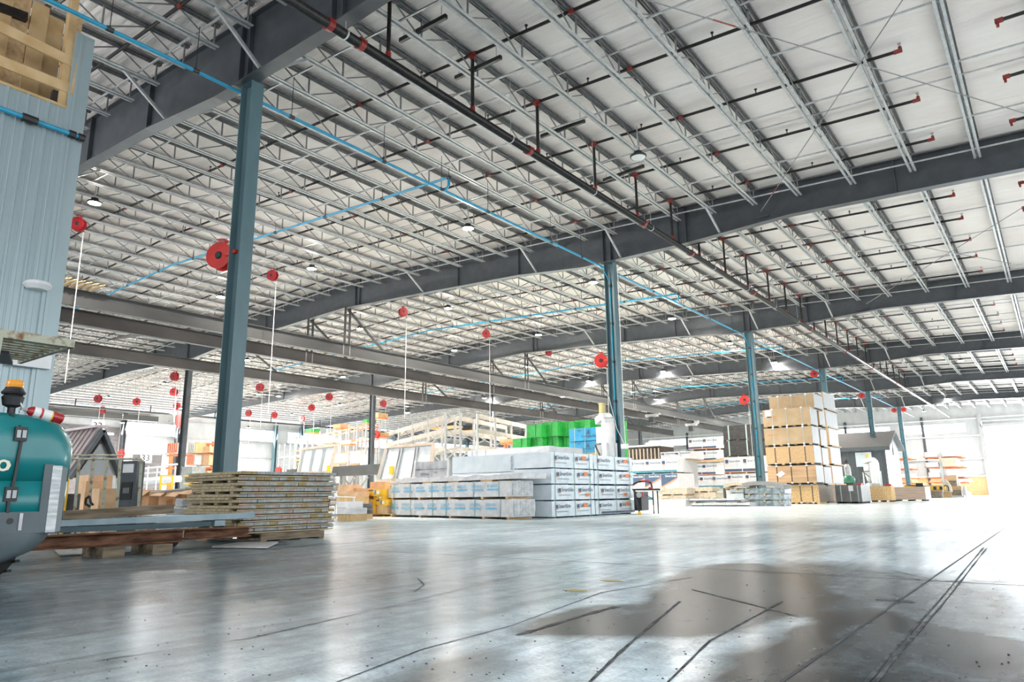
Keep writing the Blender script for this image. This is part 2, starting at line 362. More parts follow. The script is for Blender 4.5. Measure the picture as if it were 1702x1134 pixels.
# ------------------------------------------------------------------ roof skin
xs = []
x = XR
while x > XL: xs.append(x); x -= .5
xs.append(XL)
ys = [-6 + .5 * i for i in range(203)]
vv = []
for j, y in enumerate(ys):
    y = min(y, YE)
    for x in xs:
        wob = .015 * noise.noise((x * .45, y * 1.0, 3))
        vv.append((x, y, zt(x) + .03 + wob))
n1 = len(xs)
ff = [(j * n1 + i, (j + 1) * n1 + i, (j + 1) * n1 + i + 1, j * n1 + i + 1) for j in range(len(ys) - 1) for i in range(n1 - 1)]
me = bpy.data.meshes.new('ceiling'); me.from_pydata(vv, [], ff); me.materials.append(M['ceil'])
me.polygons.foreach_set('use_smooth', [True] * len(me.polygons))
o = struct(bpy.data.objects.new('ceiling', me)); COL.objects.link(o)
rs = MB(); rs.poly([(XR, -6, zt(XR) + .15), (RIDGE, -6, zt(RIDGE) + .15), (XL, -6, zt(XL) + .15), (XL, -6, zt(XL) + .3), (RIDGE, -6, zt(RIDGE) + .3), (XR, -6, zt(XR) + .3)], (0, YE + 6, 0))
struct(rs.build('ceiling_outer', M['galvdark']))

# ------------------------------------------------------------------ rigid frames (girders) and columns
def zprof(x):
    for (a, za), (b, zb_) in zip(FP[:-1], FP[1:]):
        if b <= x <= a: return za + (zb_ - za) * (a - x) / (a - b)
    return FP[-1][1]
for k, y in enumerate(FR):
    nm = ['nearest', 'second', 'third', 'fourth', 'fifth', 'sixth'][k]
    t = thing('roof_girder', 'dark grey steel roof girder with tapered haunches, %s from the camera' % nm, 'girder', (0, y, 0), group='dark grey tapered roof girders')
    pts = list(FP)
    for a, b in zip(pts[:-1], pts[1:]): pass
    xsn = sorted({p[0] for p in FP} | {RIDGE}, reverse=True)
    web = MB()
    for a, b in zip(xsn[:-1], xsn[1:]):
        web.poly([(a, -.006, zprof(a)), (a, -.006, zt(a) - .03), (b, -.006, zt(b) - .03), (b, -.006, zprof(b))], (0, .012, 0))
    web.build('web', M['girder'], t)
    bf = MB(); tf = MB()
    for a, b in zip(xsn[:-1], xsn[1:]):
        for mb, fa, fb, w_ in ((bf, zprof(a), zprof(b), .14), (tf, zt(a) - .03, zt(b) - .03, .11)):
            mb.hexa([(a, -w_, fa - .02), (a, w_, fa - .02), (b, w_, fb - .02), (b, -w_, fb - .02), (a, -w_, fa), (a, w_, fa), (b, w_, fb), (b, -w_, fb)])
    bf.build('bottom_flange', M['girder'], t); tf.build('top_flange', M['girder'], t)
    for x in (-2.6, -9.1, -12.0, -16.0, -19.2, -25.6, -33, -37, -40.9, -45, -52):
        s_ = MB(); dbl = x in (-9.1, -25.6, -12.0)
        for q in ((-.15, .15) if dbl else (0,)):
            s_.box(x + q - .012, x + q + .012, -.11, -.006, zprof(x), zt(x) - .03); s_.box(x + q - .012, x + q + .012, .006, .11, zprof(x), zt(x) - .03)
        s_.build('stiffener', M['girder'], t)
    # slanted flange braces from joist chord down to the bottom flange
    for x in (-11.5, -7.84, -15.2, -21.3, -36, -44):
        zz = zb(x); s_ = MB()
        s_.bar((x, -1.05, zz + .02), (x + .05, -.05, zprof(x) + .03), .06, .06); s_.build('flange_brace', M['galv'], t)
        s_ = MB(); s_.bar((x, 1.05, zz + .02), (x + .05, .05, zprof(x) + .03), .06, .06); s_.build('flange_brace', M['galv'], t)
def column(x, y, z1, lab, grp, m, base=True):
    t = thing('steel_column', lab, 'column', (x, y, 0), group=grp)
    c = MB(); c.box(-.19, -.175, 0, .27, 0, z1); c.box(.175, .19, 0, .27, 0, z1); c.box(-.175, .175, .13, .142, 0, z1)
    c.build('shaft', m, t)
    B(-.2, .2, -.01, .28, z1, z1 + .018).build('cap_plate', m, t)
    B(-.24, .24, -.05, .32, 0, .025).build('base_plate', m, t)
    return t
names = ['large nearest teal grey steel column rising behind the deck panel stack', 'steel column with blue air line behind the white wrapped siding bundles', 'steel column beside the black wrapped bundles and left of the tall board stacks', 'steel column whose foot is hidden behind the tall stacks of boards', 'steel column in front of the dark grey house', 'steel column between the dark house and the far orange rack']
for k, y in enumerate(FR): column(XC1, y, 8.85, names[k], 'near line of columns', M['column'])
names2 = [None, 'grey steel column of the farther line, left of the large teal column', 'grey steel column of the farther line, behind the yellow tool boxes', 'pale lit steel column of the farther line, right of the cantilever racks', 'steel column of the farther line mostly hidden by the green bundles', 'steel column of the farther line between the near columns two and three']
for k, y in enumerate(FR):
    if names2[k]: column(XC2 + .15, y, 8.85, names2[k], 'farther line of columns', M['girder'])
# ------------------------------------------------------------------ walls
M['liner'] = mat('white_wall_liner', (.42, .43, .44), (.5, .51, .51), .5, 0, 1.2, (1, 1, .4), bump=.12)
M['osb'] = mat('oriented_strand_board', (.52, .33, .15), (.74, .54, .30), .65, 0, 18, contrast=(.42, .6))
M['doorgrey'] = mat('dark_grey_door_panel', (.10, .095, .1), (.14, .13, .135), .5)
M['glass'] = mat('bright_window_pane', (.9, .95, 1), None, .1, emit=((.86, .95, 1), 3.2))
M['dgrey'] = mat('slate_grey_paint', (.06, .07, .08), (.085, .095, .105), .45)
def strip_wall_mesh(nm, axis, c, a0, a1, z1, holes, m):
    """wall of grid pieces with rectangular holes: axis 'x' wall at x=c running in y; axis 'y' wall at y=c running in x"""
    As = sorted({a0, a1} | {h[0] for h in holes} | {h[1] for h in holes}); Zs = sorted({0, z1} | {h[2] for h in holes} | {h[3] for h in holes})
    g = MB()
    for a, b in zip(As[:-1], As[1:]):
        for z, z2 in zip(Zs[:-1], Zs[1:]):
            ca, cz = (a + b) / 2, (z + z2) / 2
            if any(h[0] < ca < h[1] and h[2] < cz < h[3] for h in holes): continue
            if axis == 'x': g.box(c - .15, c, a, b, z, z2)
            else: g.box(a, b, c, c + .15, z, z2)
    return struct(g.build(nm, m))
DOOR = (-6.15, 12, 0, 7.5)
win_end = [(-21.4, -15.4, 7.25, 8.1), (-14.0, -7.7, 6.98, 8.0), (-47, -24, 7.25, 8.1)]
strip_wall_mesh('wall_back', 'y', YE, XL, 13, 8.9, [DOOR] + win_end, M['liner'])
# gable infill following the roof
g = MB(); g.poly([(13, YE, 8.9), (RIDGE, YE, 8.9), (RIDGE, YE, zt(RIDGE)), (13, YE, 9.0)], (0, .15, 0)); g.poly([(RIDGE, YE, 8.9), (XL, YE, 8.9), (XL, YE, 9.0), (RIDGE, YE, zt(RIDGE))], (0, .15, 0)); struct(g.build('wall_gable', M['liner']))
win_side = [(31.4, 37.2, 6.7, 7.9), (41, 48, 6.75, 8.0), (49.5, 56, 6.75, 8.0), (60, 66, 6.8, 8.0), (70, 90, 6.8, 8.0), (12, 26, 7.4, 7.75),
            (36.5, 41, .9, 1.9), (43, 47.5, .9, 1.9), (49, 56, .3, 3.4)]
side_doors = [(24.0, 31.0, 0, 7.3), (32.4, 35.2, 0, 4.85), (36.5 + 1.4, 38.2, 5, 5.0)][:2]
strip_wall_mesh('wall_left', 'x', XL, 5, YE, 8.8, win_side, M['liner'])
for i, h in enumerate(win_side):
    n = i + 1
    f = MB(); p_ = B(XL - .12, XL - .09, h[0], h[1], h[2], h[3])
    nb = max(1, round((h[1] - h[0]) / 1.25))
    for q in range(nb + 1): yy = h[0] + (h[1] - h[0]) * q / nb; f.box(XL - .1, XL + .05, yy - .04, yy + .04, h[2], h[3])
    f.box(XL - .1, XL + .05, h[0], h[1], h[2] - .05, h[2] + .03); f.box(XL - .1, XL + .05, h[0], h[1], h[3] - .03, h[3] + .05)
    if h[3] - h[2] > 1: f.box(XL - .09, XL + .02, h[0], h[1], (h[2] + h[3]) / 2 - .02, (h[2] + h[3]) / 2 + .02)
    fo = struct(f.build('window_%d' % n, M['galv'])); po = p_.build('pane', M['glass'], fo)
for i, h in enumerate(win_end):
    f = MB(); nb = max(1, round((h[1] - h[0]) / 2.0))
    for q in range(nb + 1): xx = h[0] + (h[1] - h[0]) * q / nb; f.box(xx - .03, xx + .03, YE - .02, YE + .1, h[2], h[3])
    f.box(h[0], h[1], YE - .04, YE + .1, h[2] - .05, h[2]); f.box(h[0], h[1], YE - .04, YE + .1, h[3], h[3] + .05)
    fo = struct(f.build('window_%d' % (20 + i), M['galv'])); B(h[0], h[1], YE + .08, YE + .1, h[2], h[3]).build('pane', M['glass'], fo)
M['osbwall'] = M['osb']
struct(B(-14.2, -6.3, YE - .03, YE - .002, 0, 2.05).build('trim_2', M['osb']))
struct(B(-47, -24, YE - .03, YE - .002, 0, 2.0).build('trim_3', M['osb']))
g = MB()
for z in (2.1, 4.0, 6.55, 8.45): g.box(-68, DOOR[0] - .2 if z < 7.6 else 5, YE - .2, YE - .005, z - .06, z + .06)
struct(g.build('trim_4', M['white']))
g = MB(); g.box(DOOR[0] - .35, DOOR[0], YE - .3, YE, 0, 8.9); g.box(DOOR[0] - .2, DOOR[1], YE - .3, YE - .1, 7.5, 7.75); g.bar((DOOR[0] - .05, YE - .2, 7.6), (DOOR[0] + .1, YE - 2.8, 7.9), .1, .12); g.bar((DOOR[0] + .1, YE - 2.8, 7.9), (6, YE - 2.8, 7.9), .1, .1)
struct(g.build('door_1', M['galv']))
for k, (x, lab) in enumerate([(-12.0, 'slim grey end-wall post left of the far cantilever rack'), (-20.3, 'slim grey end-wall post above the roof of the dark house'), (-33, 'slim grey end-wall post behind the black wrapped bundles'), (-41, 'slim grey end-wall post right of the green bundles')]):
    t = MB(); t.box(-.12, -.1, -.25, 0, 0, 8.9); t.box(.1, .12, -.25, 0, 0, 8.9); t.box(-.1, .1, -.13, -.12, 0, 8.9)
    tag(t.build('wall_post', M['dgrey'], loc=(x, YE, 0)), lab, 'post')
# side wall girts, posts and overhead doors with their numbers
g = MB()
for z in (2.6, 5.0, 6.5, 8.2): g.box(XL + .005, XL + .18, 35.6, YE - .3, z - .05, z + .05)
struct(g.build('trim_5', M['galv']))
for pn, y in enumerate([31.2] + [y for y in FR[2:]] + [47.6]):
    t = MB(); t.box(-.0, .5, -.14, -.12, 0, 8.6); t.box(0, .5, .12, .14, 0, 8.6); t.box(.22, .24, -.12, .12, 0, 8.6)
    tag(t.build('wall_post', M['column'] if y > 40 else M['girder'], loc=(XL + .2, y, 0)), 'steel side-wall column on the far left wall, %s from the door signs' % ORD[pn + 1], 'post', 'side wall columns')
for i, (h, num) in enumerate(zip(side_doors, ('32', '33'))):
    f = MB()
    nz_ = int(h[3] / .6)
    for q in range(nz_): f.box(XL + .02, XL + .09, h[0], h[1], h[3] * q / nz_ + .012, h[3] * (q + 1) / nz_ - .012)
    fo = struct(f.build('door_%d' % (i + 2), M['doorgrey']))
    s_ = MB(); s_.box(XL + .01, XL + .15, h[0] - .15, h[0], 0, h[3] + .15); s_.box(XL + .01, XL + .15, h[1], h[1] + .15, 0, h[3] + .15); s_.build('door_track', M['galv'], fo)
    zc, yc = (6.95, 28.9) if num == '32' else (4.45, 33.5)
    zc += .35 if num == '32' else .1
    sg = MB(); sg.box(XL + .5, XL + .52, yc - .55, yc + .55, zc - .5, zc + .5)
    so = tag(sg.build('number_sign', M['white']), 'white number sign %s' % ('hung at the head of the large left overhead door' if num == '32' else 'hung lower, right of the kiosk, over the smaller overhead door'), 'sign')
    add_text(MB(), num, (XL + .53, yc - .5, zc - .3), (0, 1, 0), (0, 0, 1), .85, .04).build('numerals', M['black'], so)
    sg = MB(); sg.tube((XL + .51, yc, zc + .5), (XL + .51, yc, 8.7), .012, 5); sg.build('hanger', M['galv'], so)
f = MB(); f.box(XL + .06, XL + .12, 24.5, 30.5, 6.55, 6.72); 
tag(f.build('door_window_strip', M['glass']), 'thin bright window strip high in the dark overhead door numbered 32', 'window')
# boxed-in duct and purlins at the head of the side wall
g = MB(); g.box(XL + .1, XL + 1.2, 10, 34, 7.95, 8.45); tag(g.build('wall_duct', M['cranelit']), 'long grey duct along the head of the far left wall', 'duct')

# ------------------------------------------------------------------ open-web roof joists
JX = [2.47, .95, -.585, -2.1, -3.64, -5.16, -6.5, -7.84, -9.07, -10.29, -11.5]
x = -12.72
while x > XL + .8: JX.append(round(x, 3)); x -= 1.222
DEP, JL = .56, BAY - .5
def joist_meshes(L):
    bc = MB(); tc_ = MB(); wb = MB()
    for s_ in (-1, 1):
        bc.box(s_ * .055 - .028, s_ * .055 + .028, .25, L - .02, 0, .012); bc.box(s_ * .03 - .004, s_ * .03 + .004, .25, L - .02, 0, .06)
        bc.box(s_ * .083 - .004, s_ * .083 + .004, .25, L - .02, 0, .02)
        tc_.box(s_ * .06 - .035, s_ * .06 + .035, 0, L, DEP - .01, DEP); tc_.box(s_ * .03 - .004, s_ * .03 + .004, 0, L, DEP - .08, DEP); tc_.box(s_ * .095 - .004, s_ * .095 + .004, 0, L, DEP - .05, DEP)
    n = 8; p = L / n
    for i in range(n + 1):
        yb = min(max(i * p, .3), L - .1)
        wb.bar((0, yb, .03), (0, yb, DEP - .03), .03, .03)
        for s_ in (-.5, .5):
            yt = yb + s_ * p
            if -.05 < yt < L + .05: wb.bar((0, yb, .03), (0, min(max(yt, .04), L - .04), DEP - .04), .024, .024)
    return bc, tc_, wb
bc, tc_, wb = joist_meshes(JL)
me_b = bc.mesh('bottom_chord', M['galv']); me_t = tc_.mesh('top_chord', M['galvdark']); me_w = wb.mesh('web_bracing', M['galvdark'])
allj = MB()
for q, mi in ((bc, 0), (tc_, 1), (wb, 1)):
    k = len(allj.v); allj.v += q.v; allj.f += [tuple(i + k for i in f) for f in q.f]; allj.m += [mi] * len(q.f)
me_all = allj.mesh('roof_joist', [M['galv'], M['galvdark']])
joists = []
BJ = {-1: 'before the nearest girder', 0: 'behind the nearest girder', 1: 'behind the second girder', 2: 'behind the third girder', 3: 'behind the fourth girder', 4: 'behind the fifth girder', 5: 'behind the sixth girder'}
for k in range(-1, 6):
    ya = Y0 + BAY * k + .22
    for i, x in enumerate(JX):
        if k == -1 and (x < -30 or x > .5): continue
        r_ = x / (ya + 13)
        if x > 1 and k < 5: continue
        joists.append((math.hypot(x, ya + 7), k, i, x, ya))
joists.sort()
BN = {-1: 'bay in front of the nearest girder', 0: 'bay between the first and second girders', 1: 'bay between the second and third girders', 2: 'bay between the third and fourth girders', 3: 'bay between the fourth and fifth girders', 4: 'bay between the fifth and sixth girders', 5: 'last bay against the end wall'}
rest = []
for n, (d_, k, i, x, ya) in enumerate(joists):
    if n >= 300: rest.append((x, ya)); continue
    pos = i - 10
    if pos <= 0: ps = 'galvanized roof joist, %s right of near columns' % ordn(1 - pos)
    else: ps = 'galvanized roof joist, %s left of near columns' % ordn(pos)
    lab = '%s, %s' % (ps, BJ[k])
    if n < 130:
        t = bpy.data.objects.new('roof_joist', None); COL.objects.link(t)
        for nm, me in (('bottom_chord', me_b), ('top_chord', me_t), ('web_bracing', me_w)):
            c = bpy.data.objects.new(nm, me); COL.objects.link(c); c.parent = t
    else:
        t = bpy.data.objects.new('roof_joist', me_all); COL.objects.link(t)
    t.location = (x, ya, zb(x)); tag(t, lab, 'joist', 'open-web roof joists')
if rest:
    far = MB()
    for x, ya in rest:
        k = len(far.v); z = zb(x)
        far.v += [(a + x, b + ya, c + z) for a, b, c in allj.v]; far.f += [tuple(i + k for i in f) for f in allj.f]; far.m += allj.m
    tag(far.build('far_roof_joists', [M['galv'], M['galvdark']]), 'dense rows of small open-web joists in the farthest roof bays', 'joists', kind='stuff')
# bridging angles tying the joists
def slope_bar(g, y, dz, w_, h, xa=2.6, xb=-60):
    g.bar((xa, y, zb(xa) + dz), (RIDGE, y, zb(RIDGE) + dz), w_, h); g.bar((RIDGE, y, zb(RIDGE) + dz), (xb, y, zb(xb) + dz), w_, h)
for k in range(-1, 5):
    ya = Y0 + BAY * (k + 1)
    for j, off in enumerate((.78, 2.84, 5.6, 8.0, 10.6, 13.3)):
        g = MB(); slope_bar(g, ya - off, .075, .035, .035, 2.6 if k >= 0 else .8, -60 if k >= 0 else -28)
        tag(g.build('bridging_angle', M['galv']), 'thin galvanized bridging angle, %s before the %s girder, across the joist bottoms' % (ORD[j + 1], ORD[k + 2]), 'bridging', 'bridging angles under the joists')
    for j, off in enumerate((4.2, 9.4)):
        g = MB(); slope_bar(g, ya - off, DEP - .07, .03, .03, 2.6 if k >= 0 else .8, -60 if k >= 0 else -28)
        tag(g.build('bridging_angle', M['galv']), 'thin bridging angle at the joist tops, %s before the %s girder' % (ORD[j + 1], ORD[k + 2]), 'bridging', 'bridging angles at the joist tops')
# crossed tension rods under the roof
for (a, b, lab) in [(AZ(1264, 352, 9.3), AZ(1500, 0, 9.2), 'thin rusty tension rod running up right from the second girder plate'), (AZ(1075, 0, 9.3), AZ(1702, 188, 9.25), 'long thin tension rod crossing the upper right roof'),
                    (AZ(1440, 505, 9.2), AZ(1700, 345, 9.2), 'thin tension rod running up right from the third girder'), (AZ(1320, 372, 9.2), AZ(1680, 438, 9.2), 'long thin tension rod crossing the roof bay behind the second girder')]:
    g = MB(); g.tube(a, b, .012, 6); m_ = a.lerp(b, .14); n_ = a.lerp(b, .19); g.mi = 1; g.tube(m_, n_, .016, 6)
    tag(g.build('tension_rod', [M['galvdark'], M['red']]), lab, 'rod')
g = MB(); g.box(-.3, .3, -.14, 0, -.012, 0)
for k in (1, 2, 3):
    o = g.build('rod_bracket', M['girder'], loc=(AY(1264, 357, FR[1] - .13).x, FR[k] - .13, 9.12)); tag(o, 'small dark bracket plate on the %s girder where the tension rods meet' % ORD[k + 1], 'bracket')

# ------------------------------------------------------------------ sprinkler pipework
XM, ZM = -8.95, 8.6
def child(nm, me, parent, loc):
    c = bpy.data.objects.new(nm, me); COL.objects.link(c); c.parent = parent; c.location = loc; return c
hd = MB(); hd.tube((0, 0, .03), (0, 0, .14), .014, 6); hd.tube((0, 0, .12), (0, 0, .14), .035, 6); ME_head = hd.mesh('sprinkler_head', M['pipe'])
hd = MB(); hd.tube((-.06, 0, 0), (.06, 0, 0), .05, 8); ME_coup = hd.mesh('red_coupling', M['red'])
hd = MB(); hd.tube((-.05, 0, 0), (.05, 0, 0), .052, 8); hd.tube((0, 0, .03), (0, 0, .3), .008, 5); ME_clip = hd.mesh('pipe_clip', M['black'])
hd = MB(); hd.box(-.04, .04, -.04, .04, -.04, .04); ME_clip2 = hd.mesh('pipe_clip', M['black'])
def pz(x): return zt(x) - .17
for k in range(-1, 6):
    for j in range(6):
        y = FR[0] + BAY * k + 1.0 + 2.44 * j + (.25 if j > 2 else 0)
        if k == -1 and j < 3: continue
        if k > 3 and j % 2: continue
        bay = BN[k]; od = ORD[j + 1]
        g = MB(); g.path([(-1.5, y, pz(-1.5)), (RIDGE, y, pz(RIDGE)), (-58, y, pz(-58))], .038, 7)
        o = tag(g.build('sprinkler_pipe', M['pipe']), 'black sprinkler branch pipe, %s of those %s' % (od, BJ[k]), 'pipe', 'black sprinkler branch pipes')
        if k < 4:
            g = MB(); g.tube((-1.58, y, pz(-1.5)), (-1.42, y, pz(-1.5)), .048, 8); g.tube((-1.46, y, pz(-1.5)), (-1.46, y, pz(-1.5) + .09), .036, 8); g.build('end_elbow', M['red'], o)
            g = MB(); g.tube((-1.46, y, pz(-1.5) + .08), (-1.46, y, pz(-1.5) + .17), .018, 6); g.tube((-1.46, y, pz(-1.5) + .15), (-1.46, y, pz(-1.5) + .17), .04, 6)
            g.build('sprinkler_head', M['galv'], o)
        if k < 3:
            for i in range(1, 9):
                x = -1.5 - 3.0 * i; child('sprinkler_head', ME_head, o, (x, y, pz(x)))
            for x in (-6.4, -12.6, -18.8, -25): child('red_coupling', ME_coup, o, (x, y, pz(x)))
        if k < 4:
            g = MB(); g.tube((XM, y, pz(XM)), (XM, y, ZM + .05), .04, 8); d = g.build('drop_nipple', M['pipe'], o)
            g = MB(); g.tube((XM - .1, y, pz(XM)), (XM + .1, y, pz(XM)), .055, 8); g.tube((XM, y, pz(XM) - .13), (XM, y, pz(XM)), .05, 8); g.build('red_tee', M['red'], d)
            g = MB(); g.tube((XM, y, ZM + .09), (XM, y, ZM + .19), .055, 8); g.build('red_coupling', M['red'], d)
        if k < 3:
            g = MB(); g.tube((.28, y, pz(.2)), (5, y, pz(2)), .038, 7); g.mi = 1; g.tube((.2, y, pz(.2)), (.34, y, pz(.2)), .055, 8)
            g.tube((.24, y, pz(.2) - .13), (.24, y, pz(.2)), .03, 6)
            tag(g.build('sprinkler_pipe', [M['pipe'], M['red']]), 'short black sprinkler pipe at right edge, %s of those %s' % (od, BJ[k]), 'pipe', 'black sprinkler branch pipes')
main = MB(); main.tube((XM, 1.0, ZM), (XM, 92.5, ZM), .088, 16)
mo = tag(main.build('sprinkler_main', M['pipe'], smooth=True), 'thick black sprinkler main pipe running diagonally under the roof', 'pipe')
for y in [6.75, 7.45, 12.6, 18.5, 22.0, 28.2, 36.6, 44, 51.3, 60, 66, 75, 82]:
    g = MB(); g.tube((XM, y - .055, ZM), (XM, y + .055, ZM), .115, 16); g.box(XM - .15, XM + .15, y - .03, y + .03, ZM - .02, ZM + .02); g.build('red_coupling', M['red'], mo)
for y in [7.1, 11.9, 15.6, 19, 24, 27.5, 31, 34.5]:
    g = MB(); g.tube((XM, y - .015, ZM), (XM, y + .015, ZM), .098, 14); g.tube((XM, y, ZM + .09), (XM, y, zt(XM)), .007, 5); g.build('hanger_ring', M['galv'], mo)
# black strut rails above the main
for i, (a, b) in enumerate([((665, 68), (742, 27)), ((757, 130), (833, 95)), ((899, 227), (972, 201)), ((1003, 300), (1070, 276))]):
    pa, pb = AZ(*a, 9.75), AZ(*b, 9.75); g = MB(); g.bar(pa, pb, .07, .09); o = tag(g.build('strut_rail', M['black']), 'short black strut rail hung beside the sprinkler main, %s from the nearest girder' % ORD[i + 1], 'rail')
    g = MB()
    for t in (.08, .9): q = pa.lerp(pb, t); g.tube(q, q + Vector((0, 0, .3)), .008, 5)
    g.build('hanger', M['galv'], o)
# second sprinkler main far left
g = MB(); g.tube((-62, 10, 8.0), (-62, 90, 8.0), .09, 8); o = tag(g.build('sprinkler_main', M['pipe']), 'long dark pipe crossing above the far left wall windows', 'pipe')
g = MB()
for y in range(24, 80, 6): g.tube((-62, y, 8.0), (-62, y, 8.6), .05, 6)
g.build('drop_nipple', M['pipe'], o)
# ------------------------------------------------------------------ blue compressed-air line
XBp, ZBp = -12.31, 8.78
g = MB(); g.tube((XBp, -3, ZBp), (XBp, 92, ZBp), .038, 10)
bo = tag(g.build('air_pipe', M['blue']), 'bright blue compressed air pipe running along the near column line', 'pipe')
for y in [3.2, 4.6, 6.2, 8.4, 11.1, 13.2, 15.2, 18.5, 20.4, 23, 26, 29, 32, 35]:
    g = MB(); g.tube((XBp, y - .06, ZBp), (XBp, y + .06, ZBp), .05, 8); g.tube((XBp, y, ZBp + .04), (XBp, y, zb(XBp)), .008, 5); g.build('pipe_clip', M['black'], bo)
for k in range(0, 6):
    y = FR[0] + BAY * k + 6.05; z = 9.02
    if k == 5: continue
    def zx(x): return z + .042 * (-x - 12.3) if x > RIDGE else z + .042 * (14.3) - .042 * (RIDGE - x)
    g = MB(); g.path([(-12.0, y, z), (RIDGE, y, zx(RIDGE)), (-44, y, zx(-44))], .036, 8); g.path([(-12.0, y, z), (-12.0, y, 8.8), (-12.2, y + .12, 8.78), (XBp, y + .12, ZBp)], .036, 8)
    o = tag(g.build('air_pipe', M['blue']), 'blue air branch pipe crossing the roof %s' % BJ[k], 'pipe', 'blue air branch pipes')
    for i in range(11): x = -12.0 - 2.6 * i; child('pipe_clip', ME_clip, o, (x, y, zx(x)))
for k in range(1, 6):
    y = FR[k]; g = MB(); g.path([(XBp + .02, y - .2, ZBp), (-12.18, y - .1, 8.6), (-12.02, y + .09, 8.15), (-12.02, y + .09, 1.35)], .022, 8)
    o = tag(g.build('air_drop_pipe', M['blue']), 'thin blue air pipe running down the %s near column' % ORD[k + 1], 'pipe', 'blue air pipes on the columns')
    for zz in (8.0, 6.6, 5.2, 3.8, 2.4, 1.4): child('pipe_clip', ME_clip2, o, (-12.02, y + .09, zz))

# ------------------------------------------------------------------ crane runways
def ibeam(g, x, ya, yb, z0, z1, fw=.2, tw=.012, ft=.025):
    g.box(x - fw / 2, x + fw / 2, ya, yb, z0, z0 + ft); g.box(x - fw / 2, x + fw / 2, ya, yb, z1 - ft, z1); g.box(x - tw / 2, x + tw / 2, ya, yb, z0 + ft, z1 - ft)
ZC0, ZC1 = 7.22, 7.80
for (x, ya, yb, m_, lab) in [(-26.35, 7.6, 78, 'cranelit', 'upper light grey crane runway beam hung below the girders'), (-29.2, 7.6, 78, 'crane', 'middle dark steel crane runway beam just behind the light grey one'),
                             (-35.4, 10.5, 78, 'crane', 'lower dark steel crane runway beam farthest left of the three')]:
    t = thing('crane_runway_beam', lab, 'crane beam', (0, 0, 0), group='crane runway beams')
    g = MB(); ibeam(g, x, ya, yb, ZC0, ZC1, .26); g.build('beam', M[m_], t)
    g = MB()
    for k in range(1, 6):
        y = FR[k]
        if y > yb: continue
        g.box(x - .02, x + .02, y - .22, y - .16, ZC0 + .03, ZC1 - .03); g.box(x - .02, x + .02, y + .16, y + .22, ZC0 + .03, ZC1 - .03)
    g.build('splice_plate', M['galvdark'], t)
    for k in range(1, 5):
        y = FR[k]
        g = MB(); zz = zprof(x)
        g.bar((x, y - .14, ZC1), (x, y - .14, zz), .1, .05); g.bar((x, y + .14, ZC1), (x, y + .14, zz), .1, .05)
        g.build('hanger_post', M['crane'], t)
        g = MB(); g.bar((x, y + 2.4, ZC1), (x - .2, y + .1, zz), .09, .09); g.build('sway_brace', M['crane'], t)
g = MB()
for i in range(7): g.poly([(-26.9 - .02 * i, 9.0 + .22 * i, 7.9), (-25.8, 9.0 + .22 * i, 7.95), (-25.8, 9.19 + .22 * i, 8.02), (-26.9, 9.19 + .22 * i, 7.98)], (0, 0, .03))
tag(g.build('scrap_board_pile', M['osb']), 'small pile of scrap board pieces lying on the light grey crane beam', 'boards')
# crane bridge pairs and end trucks beyond the second column row
for i, (px, py, dep, lab) in enumerate([(1083, 688, 44, 'electric chain hoist trolley hanging left on the crane beam above the siding bundles'), (1149, 706, 52, 'electric chain hoist trolley hanging right on the crane beam above the siding bundles')]):
    p = AX(px, py, -26.9); p.z = min(p.z, 7.1); t = thing('chain_hoist', lab, 'hoist', p); MB().box(.3, .75, -.1, .1, .05, 7.25 - p.z).build('beam_clamp', M['galv'], t)
    B(-.55, .55, -.15, .15, -.12, .12).build('end_truck', M['galv'], t); B(-.25, .25, -.3, .3, .1, .4).build('trolley', M['black'], t)
    B(-.22, .22, -.2, .2, -.62, -.12).build('motor_housing', M['black'], t); B(-.2, .2, -.22, -.2, .2, .32).build('orange_panel', M['redbright'], t)
    g = MB(); g.tube((0, 0, -.6), (0, 0, -2.6 if i else -5.2), .012, 5); g.build('chain', M['black'], t)
    g = MB(); g.tube((0, 0, -2.75 if i else -5.35), (0, 0, -2.6 if i else -5.2), .06, 8); g.build('hook_block', M['redbright'], t)

# ------------------------------------------------------------------ lamps
lm = MB(); lm.lathe((0, 0, 0), (0, 0, 1), [(0, .2), (.02, .215), (.05, .215), (.07, .12), (.16, .11), (.18, .05)], 20)
lamp_body = lm.mesh('housing', M['black'], True)
ll = MB(); ll.lathe((0, 0, -.012), (0, 0, 1), [(0, .165), (.012, .185)], 20); lamp_lens = ll.mesh('lens', M['lens']); lamp_off = ll.mesh('lens', M['lensoff'])
lb = MB(); lb.bar((0, 0, .17), (0, 0, .9), .03, .02); lb.box(-.1, .1, -.02, .02, .3, .33); lamp_br = lb.mesh('bracket', M['galv'])
LP = [(157, 338), (778, 380), (518, 447), (367, 494), (986, 470), (745, 513), (598, 547), (895, 557), (1117, 530), (755, 583), (876, 610), (1213, 571), (1287, 603), (570, 627), (1102, 618), (978, 634), (1019, 596), (411, 599),
      (1225, 658), (1145, 632), (1180, 660), (1052, 652), (676, 686), (727, 664), (805, 662), (906, 688), (300, 679), (273, 638), (430, 656), (332, 679), (180, 661), (463, 659), (565, 673), (485, 690), (1385, 655), (1422, 662), (1573, 663), (1536, 684), (1597, 600), (1090, 664), (203, 703), (413, 711), (935, 660), (1020, 690)]
LAMP_W = 3400
